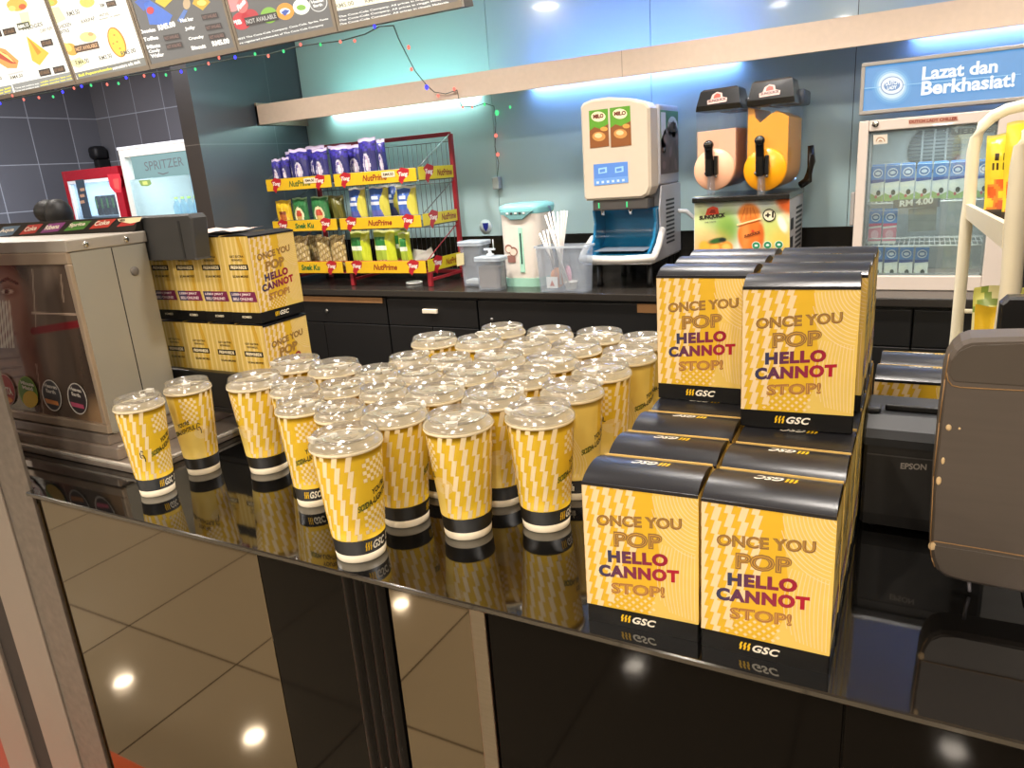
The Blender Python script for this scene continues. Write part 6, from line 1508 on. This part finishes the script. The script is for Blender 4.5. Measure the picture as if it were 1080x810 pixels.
tn_.part('far_arch', MB().tube(P_far, .0145, 10), M_tr)
near_ = [(1066.5, 300), (1071, 235), (1077, 175), (1081, 155), (1087, 143), (1098, 133)]
P_n = [at(px, py, Yn) for px, py in near_]
P_n = [Vector((P_n[0].x - .03, Yn, -1.03))] + P_n
P_n += [Vector((P_n[-1].x + .05, Yn, P_n[-1].z + .015)), Vector((xr_ - .12, Yn, P_n[-1].z + .015)), Vector((xr_ - .03, Yn, P_n[-1].z - .05)), Vector((xr_, Yn, P_n[-1].z - .12)), Vector((xr_ + .02, Yn, -1.03))]
tn_.part('near_arch', MB().tube(P_n, .0165, 10), M_tr)
a0, a1 = at(1018, 215, Yr), at(1018, 230, Yr); b0, b1 = at(1058, 235.5, Yn), at(1056.5, 262, Yn)
ep = MB(); th = .012
vs = [a0, b0, b1, a1]; vs2 = [Vector((v.x + th, v.y, v.z)) for v in vs]
ep.add([tuple(v) for v in vs + vs2], [(0, 1, 2, 3), (7, 6, 5, 4), (0, 4, 5, 1), (3, 2, 6, 7), (0, 3, 7, 4), (1, 5, 6, 2)])
tn_.part('end_panel', ep, M_tr)
zs1 = (a1.z + b1.z) / 2
sh = MB(); vs = [Vector((a1.x + th, Yr, a1.z + .006)), Vector((b1.x + th, Yn, b1.z + .006)), Vector((xr_, Yn, b1.z + .006)), Vector((xr_, Yr, a1.z + .006))]
sh.add([tuple(v) for v in vs] + [(v.x, v.y, v.z - .012) for v in vs], [(0, 1, 2, 3), (7, 6, 5, 4), (0, 4, 5, 1), (1, 5, 6, 2), (2, 6, 7, 3), (3, 7, 4, 0)])
tn_.part('shelf', sh, M_tr)
zrg = at(1012, 328, Yr).z
tn_.part('rung', MB().tube([(at(1012, 328, Yr).x, Yr, zrg), (xr_ + .01, Yr, zrg)], .006, 8), M_tr)
tn_.part('lower_shelf', MB().box(at(1012, 328, Yr).x + .0, xr_, Yn, Yr - .016, zrg - .34, zrg - .328), M_tr)
tn_.part('lower_shelf', MB().box(at(1012, 328, Yr).x + .0, xr_, Yn, Yr - .016, -.86, -.848), M_tr)
for v in (P_far[0], P_n[0], P_far[-1], P_n[-1]): tn_.part('castor', MB().lathe([(0, -.012), (.02, -.012), (.02, .012), (0, .012)], 16, (v.x, v.y, -1.03), axis='y').box(v.x - .012, v.x + .012, v.y - .016, v.y + .016, -1.03, -1.012), M_black)
def art_roast(u, v):
    if v < .10: return '#1e1c1a' if v < .07 else '#3c3226'
    if v > .96: return '#c9bd5c'
    if v < .48 and .05 < u < .82:
        n = math.sin(u * 11 + 1) * math.sin(v * 23 + u * 4); return '#d8642a' if n > .15 else ('#e08c34' if n > -.3 else '#e8cf3c')
    if .57 < v < .66 and .12 < u < .62 and int(u * 24) % 2: return '#4a3a14'
    if .70 < v < .78 and .12 < u < .68 and int(u * 24) % 3: return '#3c3014'
    if .86 < v < .90 and .45 < u < .8: return '#57491c'
    return '#e6cf36'
for k, (px, Y) in enumerate(((1046, 2.05), (1060, 1.93), (1069, 1.82), (1077, 1.72))):
    zz_ = a1.z + (b1.z - a1.z) * (Yr - Y) / (Yr - Yn) + .0135
    p = at(px, 200, Y); hh = at(px, 140, Y).z - zz_ + (-.004, .02, .0, .0)[k]
    bag(p.x + .035 + .01 * k, Y, zz_, .105, .235, .04, art_roast, f'yellow roasted nut pouch on the trolley shelf, {["leftmost and farthest", "second from the left", "third from the left", "nearest"][k]}', 'yellow nut pouches on the trolley', .1, 0, k % 2).scale = (1, 1, max(.6, hh / .235))
def art_salad(u, v):
    n = math.sin(u * 13 + v * 5) * math.sin(v * 17); return '#c9c86a' if n > .1 else ('#7f9440' if n > -.4 else '#e0d9a0')
p = at(1058, 350, 1.75); zls = zrg - .328
bag(p.x + .03, 1.80, zls + .0005, .17, max(.2, at(1064, 302, 1.80).z - zls), .07, art_salad, 'green and yellow snack bag on the lower shelf of the trolley', 'bags on the lower trolley shelf', .2, 0, 1)
bag(p.x - .005, 1.68, zls + .0005, .10, max(.2, at(1048, 320, 1.70).z - zls), .05, art_yellow, 'narrow yellow and dark snack bag beside the green one on the trolley', 'bags on the lower trolley shelf', .2, 0, 2)
# ================================================================ printer, till display, black screen
M_pb = mat('dark_printer_plastic', '#252321', .5, var=.05); M_pb2 = mat('printer_top_plastic', '#232528', .5, var=.05)
yp = 1.002
px0, px1 = -.044, .105
zt1 = at(910, 449, yp).z
rp = Thing('receipt_printer', 'dark grey receipt printer between the popcorn boxes and the till display', 'printer', (.03, 1.08, 0))
rp.part('body', MB().prism([(yp + .004, .006), (yp + .108, .006), (yp + .108, zt1 - .010), (yp, zt1 - .012), (yp, .024)], lambda u, v, d: (d, u, v), px0, px1, bev=.004), M_pb)
zf = at(909, 466, yp).z
rp.part('top_cover', MB().prism([(yp - .004, zf - .002), (yp + .012, zf - .006), (yp + .108, zt1 - .0095), (yp + .108, zt1 + .010), (yp + .03, zt1 + .008), (yp + .004, zt1 - .004), (yp - .004, zt1 - .014)], lambda u, v, d: (d, u, v), px0 - .002, px1 + .002, bev=.003), M_pb2)
rp.part('tear_bar', MB().box(px0 + .02, px1 - .004, yp + .045, yp + .052, zt1 + .0085, zt1 + .017, bev=.002), M_black)
rp.part('cover_latch', MB().box(px0 - .001, px0 + .016, yp + .03, yp + .055, zt1 + .0085, zt1 + .016, bev=.003), M_pb2)
rp.part('front_seam', MB().box(px0 + .004, px1 - .004, yp - .0012, yp - .0002, zf - .016, zf - .0145), mat('seam_grey', '#4c4947', .4))
e = MB(); P_ = plane_y(yp - .0004); ptext(e, 'EPSON', P_, (949.5, 494.5), (977, 496), 6.4, '#9a938a', .03, l=1)
rp.part('lettering', e, printed('sticker_print', .3), label='pale grey lettering')
for x in (px0 + .015, px1 - .015):
    for y in (yp + .02, yp + .09): rp.part('foot', MB().lathe([(0, 0), (.007, 0), (.007, .0058), (0, .0058)], 12, (x, y, 0)), M_black)
yt = .842
ol = [(1080, 627), (1017, 615), (998, 609.5), (988, 602), (982.5, 591), (980, 578), (984, 500), (990, 440), (996, 390), (999.5, 378), (1006, 368), (1014, 361), (1024, 357.5), (1050, 356.5), (1080, 356)]
pts = [at(*p, yt) for p in ol]; P2d = [(p.x, p.z) for p in pts]
xR = .36
P2d = [(xR - .03, pts[0].z - .002), (pts[0].x, pts[0].z)] + P2d[1:] + [(xR - .03, pts[-1].z + .006), (xR, pts[-1].z - .03), (xR, pts[0].z + .03)]
M_tg = mat('worn_taupe_plastic', '#514840', .55, var=.10, scale=9, stretch=(1, 1, 14)); M_wear = mat('worn_plywood_edge', '#8f6d42', .6, var=.3, scale=60)
td = Thing('till_screen', 'taupe till screen back with worn brown edges at the counter right end', 'screen', (.2, .86, 0))
td.part('housing', MB().prism(P2d, lambda u, v, d: (u, d, v), yt, yt + .045, bev=.004), M_tg)
wr = MB()
inner = [at(px, py, yt - .0006) for px, py in ((1001, 373), (996.6, 400), (990.6, 446), (984.6, 502), (981, 576), (982.4, 588), (986, 598))]
for a, b in zip(inner[:-1], inner[1:]): wr.tube([a, b], .0006, 5)
def groove(ps): 
    g = [at(px, py, yt - .0004) for px, py in ps]; g.append(Vector((xR - .004, yt - .0004, g[-1].z + .004))); return g
g1_, g2_ = groove([(998, 392), (1000, 401), (1004, 406.5), (1012, 408.5), (1040, 410), (1080, 412)]), groove([(981, 572), (986, 571), (996, 572.5), (1030, 578), (1080, 586.5)])
wr.tube(g1_, .0007, 5); wr.tube(g2_, .0007, 5)
td.part('worn_edge', wr, M_wear, label='bare brown wear along the edges and grooves')
ch = MB()
for px, py, rx, rz in ((1000.5, 451, .0028, .0036), (994.5, 486, .0018, .004), (990, 507, .0026, .005), (1012, 452, .0012, .0014), (983, 576, .004, .005)):
    p = at(px, py, yt - .0004); ch.ball((p.x, p.y, p.z), rx, .0008, rz, 9, 6)
td.part('chip', ch, mat('bare_chip', '#cdb083', .6, var=.2, scale=80), label='pale chips in the paint')
td.part('top_panel', MB().prism([(p.x, p.z) for p in [at(1006, 402, yt - .0004), at(1080, 407, yt - .0004)]] + [(xR - .01, at(1080, 407, yt).z), (xR - .01, at(1080, 362, yt).z)] + [(p.x, p.z) for p in [at(1080, 362, yt), at(1026, 364, yt), at(1012, 370, yt), at(1003, 380, yt), at(1001, 394, yt)]], lambda u, v, d: (u, d, v), yt - .0012, yt - .0001, bev=.0004), mat('taupe_panel', '#4b433b', .42))
td.part('bottom_panel', MB().prism([(p.x, p.z) for p in [at(986, 575, yt), at(1030, 581.5, yt), at(1080, 590, yt)]] + [(xR - .01, at(1080, 590, yt).z + .004), (xR - .01, at(1080, 622, yt).z)] + [(p.x, p.z) for p in [at(1080, 622, yt), at(1017, 611, yt), at(1000, 605.5, yt), at(990, 597, yt), at(985.5, 586, yt)]], lambda u, v, d: (u, d, v), yt - .0012, yt - .0001, bev=.0004), mat('taupe_panel', '#4b433b', .42))
td.part('stand', MB().box(.15, .27, yt + .05, yt + .12, .008, .09, bev=.006).box(.17, .25, yt + .0455, yt + .0505, .05, .14), M_black)
td.part('stand_foot', MB().box(.13, .33, yt + .03, yt + .15, 0, .0075, bev=.003), M_black)
p = at(1017, 622, yt + .06)
td.part('cable', MB().tube([(p.x, yt + .03, .05), (p.x + .001, yt + .032, .02), (p.x + .003, yt + .034, .004)], .002, 6), mat('grey_cable', '#9a97a0', .4))
a_, b_ = at(1053, 318, 1.22), at(1050, 362, 1.22)
bs = Thing('customer_display', 'black screen casing standing behind the taupe till screen', 'screen', (a_.x + .13, 1.25, 0))
bs.part('casing', MB().prism([(a_.x + .004, b_.z - .16), (a_.x + .26, b_.z - .16), (a_.x + .26, a_.z + .012), (a_.x + .012, a_.z + .006), (a_.x + .003, a_.z - .004)], lambda u, v, d: (u, d, v), 1.22, 1.25, bev=.004), mat('black_plastic', '#141312', .35))
bs.part('stand', MB().box(a_.x + .10, a_.x + .16, 1.225, 1.245, .012, b_.z - .1595).box(a_.x + .05, a_.x + .21, 1.19, 1.29, 0, .0115, bev=.003), M_black)
